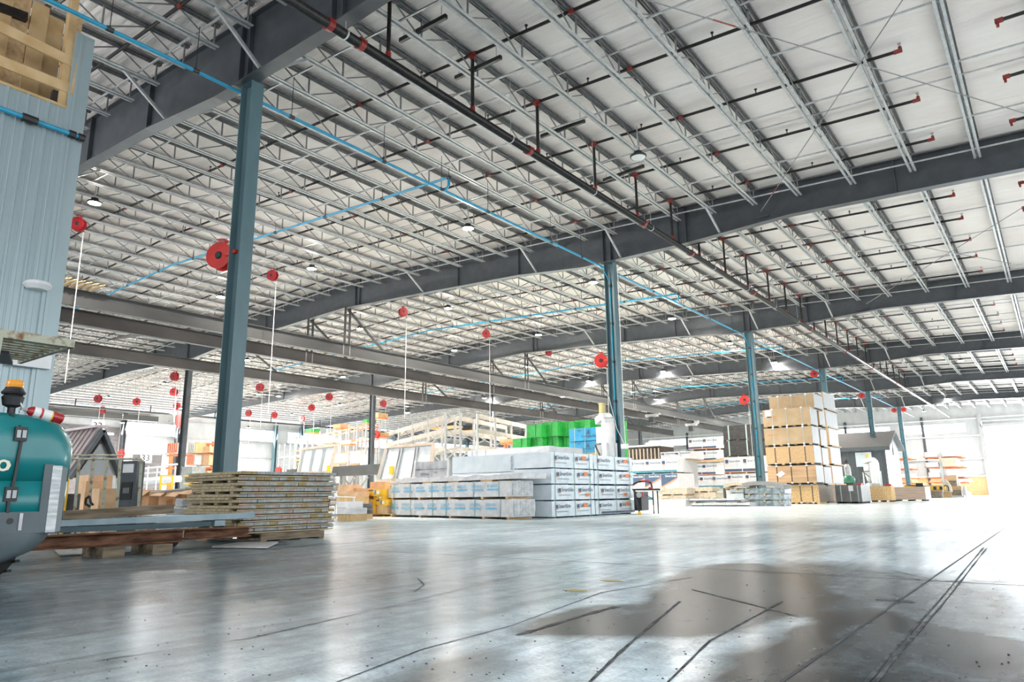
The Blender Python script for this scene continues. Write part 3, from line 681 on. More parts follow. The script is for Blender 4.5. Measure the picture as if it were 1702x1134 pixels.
def lamp_nodes(l):
    # photometric distribution of the luminaire: even downlight, and an added uplight for the ceiling, strongest sideways
    l.use_nodes = True; N, L = l.node_tree.nodes, l.node_tree.links; E = N['Emission']
    tc = N.new('ShaderNodeTexCoord'); sp = N.new('ShaderNodeSeparateXYZ'); L.new(tc.outputs['Normal'], sp.inputs[0])
    def m(op, a, b=None):
        x = N.new('ShaderNodeMath'); x.operation = op
        for i, q in enumerate((a, b)):
            if q is None: continue
            if isinstance(q, (int, float)): x.inputs[i].default_value = q
            else: L.new(q, x.inputs[i])
        return x.outputs[0]
    z = sp.outputs[2]; up = m('GREATER_THAN', z, 0.0); zc = m('MAXIMUM', m('ABSOLUTE', z), .2)
    iu = m('MULTIPLY', m('DIVIDE', 1.0, m('POWER', zc, 3.0)), UPK)
    L.new(m('ADD', m('MULTIPLY', up, iu), m('MULTIPLY', m('MULTIPLY', m('SUBTRACT', 1.0, up), m('POWER', m('ABSOLUTE', z), 1.7)), DNK)), E.inputs['Strength'])
UPK, DNK = .0004, 1.15
lights_pts = []
for i, (px, py) in enumerate(LP):
    z = 9.35
    for _ in range(6):
        p = AZ(px, py, z); z = zb(max(p.x, -68)) - .32
        if z < HC + .5: break
    if p.y > 92 or p.x < -67:
        d_ = ray(px, py); s_ = min(90 / d_.y if d_.y > 0 else 1e9, -66 / d_.x if d_.x < 0 else 1e9); p = d_ * s_ + Vector((0, 0, HC))
    lights_pts.append(p)
def lab_lamp(i):
    px, py = LP[i]
    hint = {0: 'nearest bright round lamp, beside the ribbed siding wall', 1: 'bright round lamp high above the light grey crane beam, before the second girder', 2: 'bright round lamp right of the large teal column', 3: 'bright round lamp just left of the large teal column',
            4: 'bright round lamp left of the head of the second column', 16: 'round lamp right above the red reel on the second column', 17: 'round lamp at the right edge of the large teal column, below the runway beams'}
    if i in hint: return hint[i]
    return 'small lit round high bay lamp, %s counting lamps from the left edge' % ordn(1 + sorted(range(len(LP)), key=lambda q: LP[q][0]).index(i))
for i, p in enumerate(lights_pts):
    t = thing('high_bay_lamp', lab_lamp(i), 'lamp', p, group='round high bay lamps')
    for nm, me in (('housing', lamp_body), ('lens', lamp_lens), ('bracket', lamp_br)):
        c = bpy.data.objects.new(nm, me); COL.objects.link(c); c.parent = t
    c.scale.z = max(1.0, (zt(p.x) + .015 - p.z) / .9)
    l = bpy.data.lights.new('lamp_light', 'POINT'); l.energy = LAMP_W; lamp_nodes(l); l.shadow_soft_size = .18; l.color = (1, .93, .85)
    lo = bpy.data.objects.new('lamp_light', l); COL.objects.link(lo); lo.parent = t; lo.location = (0, 0, -.03)
p = AZ(1061, 262, 9.16); t = thing('high_bay_lamp', 'unlit black round lamp hanging from a joist in the upper right', 'lamp', p)
for nm, me in (('housing', lamp_body), ('lens', lamp_off), ('bracket', lamp_br)):
    c = bpy.data.objects.new(nm, me); COL.objects.link(c); c.parent = t

# ------------------------------------------------------------------ red hose reels
def reel_meshes(m_):
    g = MB(); g.lathe((0, -.09, 0), (0, 1, 0), [(0, .235), (.012, .235), (.012, .15)], 24); g.lathe((0, .078, 0), (0, 1, 0), [(0, .15), (0, .235), (.012, .235)], 24)
    g.lathe((0, -.078, 0), (0, 1, 0), [(0, .13), (.156, .13)], 20)
    h = MB(); h.lathe((0, -.115, 0), (0, 1, 0), [(0, .05), (.03, .075), (.035, .075)], 12)
    b = MB(); b.bar((0, .1, 0), (0, .1, .3), .05, .03); b.box(-.08, .08, -.06, .12, .29, .31); b.tube((.17, 0, -.2), (.21, 0, -.27), .03, 8)
    return g.mesh('spool', m_, False), h.mesh('hub', M['black']), b.mesh('mounting_bracket', m_)
RB = reel_meshes(M['redbright']); RD = reel_meshes(M['reddark'])
REELS = []
def reel(p, face, mset, lab, s_=1.0, hose=None):
    t = thing('hose_reel', lab, 'hose reel', p, face, group='red hose reels'); REELS.append(t); t.scale = (s_, s_, s_)
    if p.z > 6 and abs(p.x - XC1) > 2: MB().tube((0, .1, .3), (0, .1, (zt(p.x) + .02 - p.z) / s_), .012, 6).build('hanger_rod', M['galv'], t)
    for nm, me in zip(('spool', 'hub', 'mounting_bracket'), mset):
        c = bpy.data.objects.new(nm, me); COL.objects.link(c); c.parent = t
    if hose:
        g = MB(); g.tube((.2, 0, -.25), (.2, 0, -hose), .014, 6); g.build('hose', M['hose'], t)
for (px, py, mset, face, hose, lab) in [
    (130, 373, RD, .7, 5.3, 'dark red hose reel nearest the ribbed siding wall'), (453, 458, RD, .35, 6.0, 'dark red hose reel right of the large teal column, hose dropping past the beams'),
    (670, 519, RD, 1.3, 5.5, 'dark red hose reel seen edge-on before the third girder'), (808, 555, RD, .6, 5.5, 'dark red hose reel left of the third girder midspan'), (912, 586, RD, 1.4, 0, 'small dark red reel tucked under the third girder')]:
    p = AX(px, py, -25.9); reel(p, face, mset, lab, 1.0 if px != 130 else 1.05, hose)
for n, (px, py, k_) in enumerate([(290, 626, 5.76), (289, 652, 6.63), (294, 675, 7.6), (432, 644, 5.77), (547, 660, 5.82), (502, 696, 7.7), (518, 678, 6.68), (456, 690, 7.6), (413, 687, 7.66), (163, 663, 7.62), (227, 668, 7.57), (170, 682, 8.3), (637, 671, 5.81)]):
    z = .862 / (1 + .04 * k_) * 12.19 + HC - .3
    q = AZ(px, py, z); reel(q, (.3, .5, 1.2, .4)[n % 4], RD, 'small dark red far hose reel, %s from the left among the far ones' % ordn(1 + sorted([290, 289, 294, 432, 547, 502, 518, 456, 413, 163, 227, 170, 637]).index(px)), 1.25 if q.y < 60 else 1.4, 2.5)
for (px, py, k, lab) in [(368, 427, 0, 'large bright red hose reel clamped behind the big teal column'), (999, 600, 1, 'bright red hose reel clamped to the left of the second column'), (1237, 665, 2, 'bright red hose reel clamped to the left of the third column'),
                         (1353, 622, 3, 'bright red hose reel near the head of the fourth column'), (1432, 657.5, 4, 'red hose reel left of the head of the column by the dark house'), (1486, 682, 5, 'red hose reel left of the head of the farthest near-line column'), (1502, 681, 5, 'red hose reel right of the head of the farthest near-line column')]:
    p = AY(px, py, FR[k] + .1); reel(p, .45, RB, lab, 1.0 if k else 1.15, 3.2 if k in (1, 2) else 0)
    g = MB(); g.box(0, XC1 - .15 - p.x, -.03, .03, -.03, .03) if p.x < XC1 else g.box(XC1 + .15 - p.x, 0, -.03, .03, -.03, .03); g.build('reel_arm', M['redbright'], REELS[-1]).rotation_euler.z = -.45
for (px, py, X, lab, f_) in [(463, 782, -60, 'small red hose reel mounted low by the white end of the far wall', .3), (201, 755, -62, 'small bright red reel above the gable of the little house', .3), (625, 722, -41.4, 'bright red reel at the left of a farther-line column', .3), (1294, 0, 0, '', 0)][:3]:
    p = AX(px, py, X); reel(p, f_, RB, lab, 1.3); MB().tube((0, .1, 0), (0, .1, -p.z / 1.3), .03, 6).build('stand_pole', M['galv'], REELS[-1])
# ------------------------------------------------------------------ materials for the goods
M['wrapw'] = mat('white_siding_wrap', (.64, .72, .76), (.74, .80, .83), .32, 0, 3, bump=.25, bscale=6)
M['wrapp'] = mat('clear_film_over_white', (.58, .58, .59), (.72, .72, .72), .3, 0, 5, bump=.45, bscale=9)
M['wrapg'] = mat('silver_grey_film', (.2, .25, .27), (.4, .46, .5), .25, .2, 6, bump=.6, bscale=10, contrast=(.4, .6))
M['tubes'] = mat('pale_board_ends', (.45, .47, .48), (.66, .67, .67), .4, 0, 7, bump=.5, bscale=14)
M['whiteb'] = mat('white_printed_wrap', (.55, .56, .58), (.62, .63, .65), .4, 0, 3, bump=.1)
M['navy'] = mat('navy_print', (.02, .045, .09), (.03, .06, .12), .4)
M['teal'] = mat('teal_print_band', (.02, .13, .17), (.03, .17, .21), .4)
M['orange'] = mat('orange_print', (.75, .22, .06), (.82, .28, .1), .5)
M['cyan'] = mat('light_blue_print', (.12, .42, .62), (.2, .5, .7), .4)
M['strap'] = mat('pale_green_strap', (.35, .5, .46), None, .35)
M['strapd'] = mat('dark_steel_strap', (.03, .03, .03), None, .3)
M['strapw'] = mat('grey_plastic_strap', (.4, .43, .44), None, .3)
M['wood'] = mat('weathered_grey_lumber', (.13, .10, .07), (.25, .2, .145), .75, 0, 3, (7, .8, 7), bump=.2)
M['woodp'] = mat('pale_pine_lumber', (.50, .33, .16), (.63, .45, .25), .6, 0, 2.5, (5, 1, 1), bump=.05)
M['woodg'] = mat('greenish_treated_lumber', (.34, .27, .17), (.50, .42, .28), .65, 0, 4, (6, 1, 8), bump=.1)
M['ends'] = mat('grey_board_end_grain', (.27, .285, .28), (.40, .41, .39), .65, 0, 12, bump=.15)
M['ends2'] = mat('pinkish_board_end_grain', (.33, .25, .22), (.42, .36, .33), .65, 0, 12, bump=.15)
M['ends3'] = mat('yellowish_board_end_grain', (.26, .2, .09), (.37, .3, .16), .65, 0, 12, bump=.15)
M['darkgap'] = mat('dark_wood_gap_shade', (.03, .025, .02), (.06, .05, .04), .8)  # dark wood; also the gap shade put into the colour of fill pieces
M['mdf'] = mat('brown_fibreboard', (.40, .29, .17), (.47, .35, .22), .5, 0, 2)
M['ply'] = mat('okoume_plywood', (.42, .27, .15), (.56, .38, .23), .5, 0, 1.5, (.4, .4, 5))
M['mdfb'] = mat('particle_board', (.48, .31, .16), (.6, .42, .24), .6, 0, 14)
M['edge'] = mat('door_lit_board_edges', (.34, .35, .36), (.56, .57, .58), .5, 0, 5, (1, 14, .6), contrast=(.3, .6))  # whiteness of the door light is put into the edge colour
M['edgeb'] = mat('brown_board_edges', (.16, .13, .1), (.26, .21, .17), .6, 0, 5, (1, 14, 1))
M['pgrey'] = mat('dark_grey_board_wrap', (.11, .105, .105), (.15, .14, .14), .45, 0, 3)
M['blackw'] = mat('black_film_wrap', (.008, .0075, .0075), (.02, .018, .017), .45, 0, 5, bump=.6, bscale=8)
M['card'] = mat('cardboard', (.55, .34, .19), (.66, .43, .26), .7, 0, 4)
M['yellow'] = mat('yellow_tool_box', (.75, .42, .02), (.84, .5, .05), .5, 0, 4)
M['green'] = mat('green_film_wrap', (.01, .19, .025), (.02, .30, .045), .35, 0, 4, (1, 1, 8), bump=.2)
M['bluew'] = mat('blue_film_wrap', (.01, .22, .42), (.015, .28, .5), .35, 0, 3, bump=.1)
M['rust'] = mat('rusty_steel', (.055, .022, .012), (.2, .1, .06), .75, .1, 5, (6, .7, 3), bump=.4, contrast=(.35, .68))
M['tealsteel'] = mat('blue_grey_painted_steel', (.17, .25, .29), (.28, .37, .41), .35, .1, 2)
M['tealdark'] = mat('dark_teal_steel', (.025, .06, .075), (.04, .085, .1), .4, .1, 3)
M['orangerack'] = mat('orange_rack_paint', (.75, .16, .04), (.85, .24, .08), .45, 0, 4)
M['creamsteel'] = mat('worn_cream_steel', (.42, .42, .33), (.2, .1, .04), .5, 0, 14, (1, 1, 1), bump=.2, contrast=(.52, .7))
M['forktq'] = mat('turquoise_forklift_paint', (.0, .16, .17), (.005, .21, .22), .3, 0, 2, coat=.25)
M['forkgrey'] = mat('dark_grey_forklift_paint', (.07, .095, .105), (.09, .12, .13), .38, 0, 3)
M['scratch'] = mat('scraped_bare_metal', (.35, .38, .39), (.6, .62, .62), .4, .3, 6, (1, 1, 6))
M['cream'] = mat('cream_lettering', (.75, .72, .58), None, .4)
M['dustw'] = mat('dust_collector_white', (.62, .63, .64), (.72, .73, .72), .4, 0, 3)
M['sandp'] = mat('sand_coloured_plastic', (.55, .45, .18), (.62, .5, .22), .4)
M['siding'] = mat('pale_blue_metal_siding', (.30, .38, .40), (.36, .44, .46), .3, .25, 1.5, (1, 1, .2), bump=.02)
M['rooftin'] = mat('dark_brown_metal_roof', (.35, .29, .29), (.42, .36, .36), .35, .3, 4)
M['glassc'] = mat('clear_glass', (.75, .8, .8), None, .05, trans=.9)
M['foam'] = mat('white_foam', (.58, .58, .59), (.7, .7, .71), .6, bump=.2)
M['buff'] = mat('buff_foam_panel', (.50, .43, .33), (.62, .55, .44), .65, 0, 9, bump=.3)
M['tyre'] = mat('black_rubber_tyre', (.012, .012, .013), (.03, .03, .03), .7, bump=.2)
M['amber'] = mat('amber_beacon_lens', (.75, .26, .01), (.85, .36, .03), .25)
M['extred'] = mat('fire_extinguisher_red', (.32, .005, .01), (.4, .01, .015), .22, coat=.5)
M['asph'] = mat('grey_shingle', (.22, .22, .225), (.32, .31, .31), .8, 0, 20)
M['bottle'] = mat('green_gas_bottle', (.02, .12, .07), (.03, .16, .1), .3)

def pixbox(xl, xc, xr, yt, yb, X=None, ground=True):
    """axis-aligned box from its nearest vertical edge (xc), left face towards -x and right face towards +y"""
    if X is None: c = AZ(xc, yb, 0); X = c.x
    else: c = AX(xc, yb, X)
    top = AX(xc, yt, X); ym = (yt + yb) / 2
    x0 = AY(xl, ym, c.y).x if xl is not None else X - 1.2
    y1 = AX(xr, ym, X).y if xr is not None else c.y + 1.2
    return [x0, X, c.y, y1, 0 if ground else c.z, top.z]
def straps(b, m, parent, fx=(), fy=(), wd=.03, e=.006, name='strap'):
    """bands round the box: fx = fractions along x on the front face, fy = fractions along y on the right face"""
    x0, x1, y0, y1, z0, z1 = b
    for f in fx:
        x = x0 + (x1 - x0) * f; g = MB(); g.box(x - wd / 2, x + wd / 2, y0 - e - .012, y0 - .012, z0, z1 + e); g.box(x - wd / 2, x + wd / 2, y0 - .012, y1, z1 + .004, z1 + .004 + e); g.build(name, m, parent)
    for f in fy:
        y = y0 + (y1 - y0) * f; g = MB(); g.box(x1 + .012, x1 + .012 + e, y - wd / 2, y + wd / 2, z0, z1 + e); g.box(x0, x1 + .012, y - wd / 2, y + wd / 2, z1 + .004, z1 + .004 + e); g.build(name, m, parent)
def pallet(x0, x1, y0, y1, z0, h, parent=None, nx=3, name='pallet', m='wood'):
    g = MB(); n = 3
    g.box(x0, x1, y0, y1, z0 + h - .02, z0 + h); g.box(x0, x1, y0, y0 + .1, z0, z0 + .02); g.box(x0, x1, y1 - .1, y1, z0, z0 + .02)
    for i in range(n):
        x = x0 + (x1 - x0 - .04) * i / (n - 1); g.box(x, x + .04, y0, y1, z0 + .02, z0 + h - .02)
    return g.build(name, M[m], parent)

# ================================================================== forklift at the left
ft = thing('forklift', 'turquoise and grey forklift cut off by the left edge', 'forklift', (0, 0, 0))
FXc = -6.75
def fpt(px, py): return AX(px, py, FXc)
# counterweight: loft of rounded outlines (x across, y along), right end = rear
def fork_loft(levels, r=.22, n=7, x_in=-8.3):
    g = MB(); rings = []
    for (z, yend, xin) in levels:
        pts = [(x_in, -1.2), (FXc - xin, -1.2), ]
        for i in range(n + 1):
            a = pi / 2 * i / n; pts.append((FXc - xin - r + r * cos(a), yend - r + r * sin(a)))
        for i in range(n + 1):
            a = pi / 2 + pi / 2 * i / n; pts.append((x_in + r + r * cos(a), yend - r + r * sin(a)))
        rings.append([(x, y, z) for x, y in pts])
    m_ = len(rings[0]); k = len(g.v)
    for rg in rings: g.v += rg
    for j in range(len(rings) - 1):
        for i in range(m_): g.face((k + j * m_ + i, k + j * m_ + (i + 1) % m_, k + (j + 1) * m_ + (i + 1) % m_, k + (j + 1) * m_ + i))
    g.face(tuple(k + i for i in range(m_ - 1, -1, -1))); g.face(tuple(k + (len(rings) - 1) * m_ + i for i in range(m_))); return g
ye = fpt(111, 760).y + .10
fork_loft([(.80, ye + .0, 0), (1.0, ye + .01, 0), (1.12, ye, .0), (1.2, ye - .03, .01), (1.27, ye - .08, .04), (1.32, ye - .15, .09), (1.355, ye - .24, .16), (1.375, ye - .38, .28), (1.38, ye - .6, .5)]).build('hood', M['forktq'], ft, smooth=True)
fork_loft([(.46, ye - .01, 0), (.80, ye + .0, 0)], .22).build('lower_hood', M['forktq'], ft, smooth=True)
fork_loft([(.1, ye - .62, .05), (.16, ye - .4, .0), (.24, ye - .22, -.01), (.32, ye - .14, -.015), (.40, ye - .1, -.015), (.46, ye - .08, -.012)], .2).build('counterweight', M['forkgrey'], ft, smooth=True)
g = MB(); a = fpt(60, 880); b = fpt(62, 772); yc = a.y
g.box(FXc - .02, FXc + .018, yc, fpt(84, 820).y, .385, fpt(75, 772).z); g.box(FXc - .02, FXc + .0175, -1.1, yc, .385, .555)
g.build('side_plate', M['forkgrey'], ft)
g = MB(); g.box(FXc - .0, FXc + .022, fpt(81, 820).y, fpt(97, 820).y, .385, fpt(75, 773).z - .005); g.build('scraped_corner_plate', M['scratch'], ft)
g = MB(); g.poly([(FXc + .022, fpt(97, 820).y, .385), (FXc + .022, fpt(97, 820).y, fpt(75, 773).z - .01), (FXc - .01, fpt(109, 820).y, fpt(75, 773).z - .02), (FXc - .01, fpt(108, 820).y, .39)], (-.02, 0, 0)); g.build('bent_corner_plate', M['forkgrey'], ft)
g = MB()
SE = [(27, 686), (33, 700), (36, 716), (34, 735), (29, 760), (24, 790), (18, 815), (13, 835), (11, 853)]
sp = [fpt(*p) for p in SE]
for i, p in enumerate(sp): p.x = FXc + (.012 if p.z < 1.2 else -.09 * (p.z - 1.2) / .1)
for a, b in zip(sp[:-1], sp[1:]): g.bar(a, b, .02, .022, up=(1, 0, 0))
g.build('door_seal', M['black'], ft)
for (px, py) in ((34, 722), (17, 822)):
    p = fpt(px, py); g = MB(); g.box(FXc - .01, FXc + .022, p.y - .045, p.y + .045, p.z - .055, p.z + .06); hb = g.build('hinge_recess', M['black'], ft)
    g = MB()
    for s_ in (-.02, .02): g.box(FXc + .022, FXc + .03, p.y + s_ - .014, p.y + s_ + .014, p.z - .03, p.z + .032)
    g.build('hinge', M['strapw'], hb)
p = fpt(6, 890); g = MB(); g.lathe((FXc + .018, fpt(14, 875).y, .485), (1, 0, 0), [(0, .024), (.004, .024)], 12); g.build('lock_hole', M['black'], ft)
g = MB(); y = fpt(31, 875).y; g.box(FXc + .018, FXc + .03, y - .012, y + .012, .41, .545); g.build('lower_hinge', M['galv'], ft)
p = fpt(-11, 783); add_text(MB(), 'o', (FXc + .008, p.y, p.z), (0, 1, 0), (0, 0, 1), .2, .05).xf(Matrix.Translation((0, 0, 0))).build('painted_letter', M['cream'], ft)
TYY = fpt(22, 945).y - .24
g = MB(); g.lathe((FXc - .30, TYY, .31), (1, 0, 0), [(0, .2), (.02, .29), (.2, .31), (.24, .22)], 26)
for i in range(22):
    a = 2 * pi * i / 22; g.bar((FXc - .28, TYY + .31 * cos(a), .31 + .31 * sin(a)), (FXc - .04, TYY + .31 * cos(a + .1), .31 + .31 * sin(a + .1)), .035, .02)
g.build('rear_tyre', M['tyre'], ft)
# beacon block and beacon
p = fpt(5, 668); g = MB(); g.box(FXc - .5, FXc - .26, p.y - .3, p.y + .02, 1.36, fpt(8, 645).z); g.build('beacon_post', M['forkgrey'], ft)
pb = AX(23, 652, FXc - .3); zb0 = AX(23, 653, FXc - .3).z
g = MB(); g.lathe((pb.x, pb.y, 1.36), (0, 0, 1), [(0, .03), (.06, .03), (.08, .07), (zb0 - 1.4, .085), (zb0 - 1.36, .05)], 16); g.build('beacon_stalk', M['black'], ft)
g = MB(); g.lathe((pb.x, pb.y, zb0 - .015), (0, 0, 1), [(0, .085), (.015, .092), (.045, .07), (.06, .066)], 20); bb = g.build('beacon_base', M['black'], ft)
g = MB(); g.lathe((pb.x, pb.y, zb0 + .045), (0, 0, 1), [(0, .062), (.02, .066), (.025, .062), (.045, .064), (.06, .055), (.062, .03)], 20); g.build('amber_lens', M['amber'], bb, smooth=False)
# overhead guard
gx, gy, gz = -7.6, AX(120, 570, -7.6).y, 2.13
g = MB(); g.box(gx - .01, gx + .05, -1.2, gy, gz - .02, gz + .06); g.box(gx - 1.3, gx + .04, gy - .03, gy + .01, gz - .02, gz + .05); g.build('guard_rim', M['creamsteel'], ft)
g = MB()
for i in range(9): g = MB(); g.bar((gx - .1 - .13 * i, -1.2, gz + .01), (gx - .1 - .13 * i, gy - .03, gz + .01), .05, .03); g.build('guard_slat', M['creamsteel'], ft)
g = MB(); g.poly([(gx - .55, -1.2, gz - .06), (gx - .55, gy - .35, gz - .06), (gx - 1.2, gy - .1, gz - .06), (gx - 1.3, -1.2, gz - .06)], (0, 0, .03)); g.build('guard_underplate', M['black'], ft)
g = MB(); q = AX(2, 580, gx + .03); g.bar((gx + .0, q.y - .05, 1.3), (gx + .03, q.y - .03, gz), .05, .06); g.build('guard_post', M['creamsteel'], ft)
# fire extinguisher lying on the hood
e0 = AX(103, 696, -7.0); e1 = AX(40, 690, -7.0); e0.z = max(e0.z, 1.34); 
dz = Vector((0, 0, .0)); e0 = AX(104, 697, -7.0); e1 = AX(33, 679, -7.0); ax = (e1 - e0)
t = thing('fire_extinguisher', 'red fire extinguisher with white label lying on the forklift hood', 'fire extinguisher')
L_ = ax.length; g = MB(); g.lathe(e0, ax, [(0, .035), (.01, .046), (L_ * .72, .046), (L_ * .8, .032), (L_ * .84, .016)], 18); g.build('cylinder', M['extred'], t, smooth=True)
g = MB(); g.lathe(e0 + ax * .3, ax, [(0, .0475), (L_ * .2, .0475)], 18); g.build('label_band', M['white'], t); g = MB(); g.lathe(e0 + ax * .55, ax, [(0, .0475), (L_ * .16, .0475)], 18); g.build('label_band', M['white'], t)
g = MB(); g.lathe(e0 + ax * .27, ax, [(0, .0478), (L_ * .03, .0478)], 18); g.build('yellow_tag', M['yellow'], t)
g = MB(); n_ = ax.normalized(); g.tube(e0 + ax * .82, e0 + ax * .98, .016, 8); g.bar(e0 + ax * .92, e0 + ax * 1.02 + Vector((0, 0, .05)), .02, .012); g.bar(e0 + ax * .9, e0 + ax * 1.0 - Vector((0, 0, .03)), .02, .012); g.build('valve', M['galv'], t)
g = MB(); g.lathe(e0 + ax * .51, ax, [(0, .05), (.015, .05)], 16); g.build('red_clamp', M['redbright'], t)

# ================================================================== ribbed building at the far left
SX = -13.0; cy = AX(104, 480, SX).y; stp = AX(125, 185, SX).z
t = thing('metal_clad_building', 'pale blue ribbed metal building with open timber top at the left edge', 'building')
g = MB(); y = -5.0
while y < cy - .3:
    g.box(SX - .03, SX, y, y + .3, 0, stp); g.hexa([(SX, y + .01, 0), (SX, y + .07, 0), (SX + .03, y + .055, 0), (SX + .03, y + .025, 0), (SX, y + .01, stp), (SX, y + .07, stp), (SX + .03, y + .055, stp), (SX + .03, y + .025, stp)])
    for q in (.13, .2): g.hexa([(SX, y + q, 0), (SX, y + q + .03, 0), (SX + .008, y + q + .022, 0), (SX + .008, y + q + .008, 0), (SX, y + q, stp), (SX, y + q + .03, stp), (SX + .008, y + q + .022, stp), (SX + .008, y + q + .008, stp)])
    y += .3
g.build('ribbed_siding', M['siding'], t)
g = MB(); zt2 = AX(143, 62, SX).z; g.box(SX - .03, SX + .04, cy - .3, cy, 0, zt2); g.box(SX + .04, SX + .06, cy - .24, cy - .2, 0, zt2); g.box(SX - 2.2, SX, cy - .03, cy, 0, zt2); g.build('corner_trim', M['siding'], t)
g = MB(); ct = AX(150, 20, SX).z + .6
g.box(SX - .2, SX - .04, cy - .42, cy - .3, stp - .3, ct); g.build('corner_stud', M['woodp'], t)
for (a, b) in (((0, 45), (122, 105)), ((0, 102), (116, 148))):
    A_, B_ = AX(*a, SX - .05), AX(*b, SX - .05); g = MB(); A2 = A_ + (A_ - B_) * .8; g.bar(A2, B_, .05, .19); g.build('rail_board', M['woodp'], t)
A_, B_ = AX(131, 92, SX - .02), AX(116, 158, SX - .02); g = MB(); g.bar(A_, B_, .05, .15, up=(1, 0, 0)); g.build('nailed_block', M['woodp'], t)
g = MB(); g.box(SX - .06, SX + .02, -5, cy - .3, stp - .02, stp + .03); g.build('sill_board', M['woodp'], t)
px_ = SX - .8; y = -4.0; i = 0
while y < cy - .2:
    g = MB(); dx = .05 * (i % 2); g.box(px_ - dx - .04, px_ - dx, y, y + .27, stp - 1.2, 9.72 - .1 * (i % 3)); g.build('sheathing_board', M['woodp' if i % 3 else 'mdfb'], t); y += .28; i += 1
g = MB(); A_, B_ = AX(95, 2, SX - 1.3), AX(0, 75, SX - 1.3); g.bar(A_ + (A_ - B_) * .3, B_ - (A_ - B_) * .5, .09, .14); g.build('sloping_timber', M['wood'], t)
g = MB(); A_, B_ = AX(62, 80, SX - 1.35), AX(0, 120, SX - 1.35); g.bar(A_, B_, .06, .28); g.build('sloping_timber', M['wood'], t)
g = MB(); A_, B_ = AX(28, 148, SX - 1.2), AX(56, 100, SX - 1.2); g.bar((A_.x, A_.y, A_.z - .6), (A_.x, A_.y, A_.z + .3), .15, .2); g.bar((A_.x, A_.y, A_.z + .3), B_, .15, .15); g.build('white_frame', M['white'], t)
g = MB(); A_, B_ = AX(0, 14, SX - .8), AX(44, 30, SX - .8); g.bar(A_ + (A_ - B_), B_, .15, .15); g.build('dark_rail', M['pipe'], t)
g = MB(); q = AX(96, 158, SX - .15); g.box(q.x - .05, q.x + .05, q.y - .09, q.y + .09, q.z - .2, q.z + .05); g.tube((q.x, q.y + .05, q.z), (q.x, q.y + .12, q.z + .35), .03, 6); g.build('wire_reel', M['black'], t)
A_, B_ = AX(0, 180, SX + .12), AX(135, 229, SX + .12); g = MB(); g.tube(A_ + (A_ - B_) * 1.2, B_, .04, 10); o = tag(g.build('air_pipe', M['blue']), 'blue air pipe clipped to the ribbed siding wall', 'pipe')
for f in (.3, .34, .4, .88, 1.0): q = A_.lerp(B_, f); g = MB(); g.tube(q - Vector((0, .05, 0)), q + Vector((0, .05, 0)), .07, 8); g.box(SX + .0, SX + .12, q.y - .02, q.y + .02, q.z - .03, q.z + .03); g.build('pipe_clip', M['black'], o)
for (px, py, w_, h_, lab) in ((62, 476, .22, .13, 'oval white wall light on the ribbed siding'), (46, 600, .3, .22, 'white box light low on the ribbed siding under the slatted guard')):
    q = AX(px, py, SX + .03); g = MB(); g.lathe((q.x, q.y, q.z - h_ / 2), (0, 0, 1), [(0, w_ * .7), (h_ * .5, w_), (h_, w_ * .8)], 14) if h_ < .2 else g.box(q.x, q.x + .12, q.y - w_, q.y + w_, q.z - h_ / 2, q.z + h_ / 2)
    tag(g.build('wall_light', M['white']), lab, 'light')

# ================================================================== beams lying in front of the panel stack
def lay_bar(name, m, a, b, w_, h, lab, cat, **kw):
    g = MB(); g.bar(a, b, w_, h); return tag(g.build(name, M[m] if isinstance(m, str) else m), lab, cat, **kw)
# rusty beams (I sections) at x = -9
def ib(name, m, x, ya, yb, z0, z1, fw, lab):
    t = thing(name, lab, 'beam'); g = MB(); ibeam(g, x, ya, yb, z0, z1, fw, .02, .018); g.build('beam', M[m], t); return t
ib('rusty_steel_beam', 'rust', -9.0, 2.6, AX(303, 890, -9).y, .115, .27, .16, 'rusty steel beam lying on timber blocks beside the forklift')
ib('rusty_steel_beam', 'rust', -9.05, AX(310, 890, -9).y, AX(416, 888, -9).y, .13, .265, .16, 'shorter rusty steel beam lying end to end, nearest the deck panel stack')
for (px, lab) in ((170, 'dark timber block under the rusty beam near the forklift'), (250, 'split timber block under the middle of the rusty beam')):
    q = AX(px, 910, -9.0); g = MB(); g.box(-9.25, -8.72, q.y - .11, q.y + .13, 0, .112); tag(g.build('timber_block', M['wood']), lab, 'block')
# blue-grey steel on top
t = thing('painted_steel_channel', 'long blue-grey steel channel lying across the rusty beams', 'beam')
xa = -9.42; g = MB(); y1_ = AX(423, 855, xa).y; za = AX(423, 855, xa).z
g.hexa([(xa - .35, 2.4, .385), (xa + .0, 2.4, .385), (xa, y1_, .42), (xa - .35, y1_, .42), (xa - .35, 2.4, .395), (xa, 2.4, .395), (xa, y1_, .435), (xa - .35, y1_, .435)])
g.hexa([(xa - .01, 2.4, .335), (xa + .01, 2.4, .335), (xa + .01, y1_, .36), (xa - .01, y1_, .36), (xa - .01, 2.4, .40), (xa + .01, 2.4, .40), (xa + .01, y1_, .44), (xa - .01, y1_, .44)])
g.build('channel', M['tealsteel'], t)
t = thing('painted_steel_beam', 'dark teal steel beam lying under the blue-grey channel', 'beam')
g = MB(); g.box(xa - .3, xa - .02, 2.4, AX(360, 875, xa).y, .27, .335); g.build('beam', M['tealdark'], t)
g = MB(); g.box(xa - .32, xa + .02, AX(355, 880, xa).y, AX(372, 880, xa).y, .27, .345); g.build('end_plate', M['tealsteel'], t)
lay_bar('timber_plank', 'wood', AX(100, 858, -9.75), AX(283, 846, -9.75), .2, .115, 'weathered grey timber plank lying on top of the steel beams', 'plank')
lay_bar('timber_plank', 'wood', AX(108, 872, -9.9), AX(250, 861, -9.9), .3, .05, 'dark timber board under the weathered grey plank', 'plank')
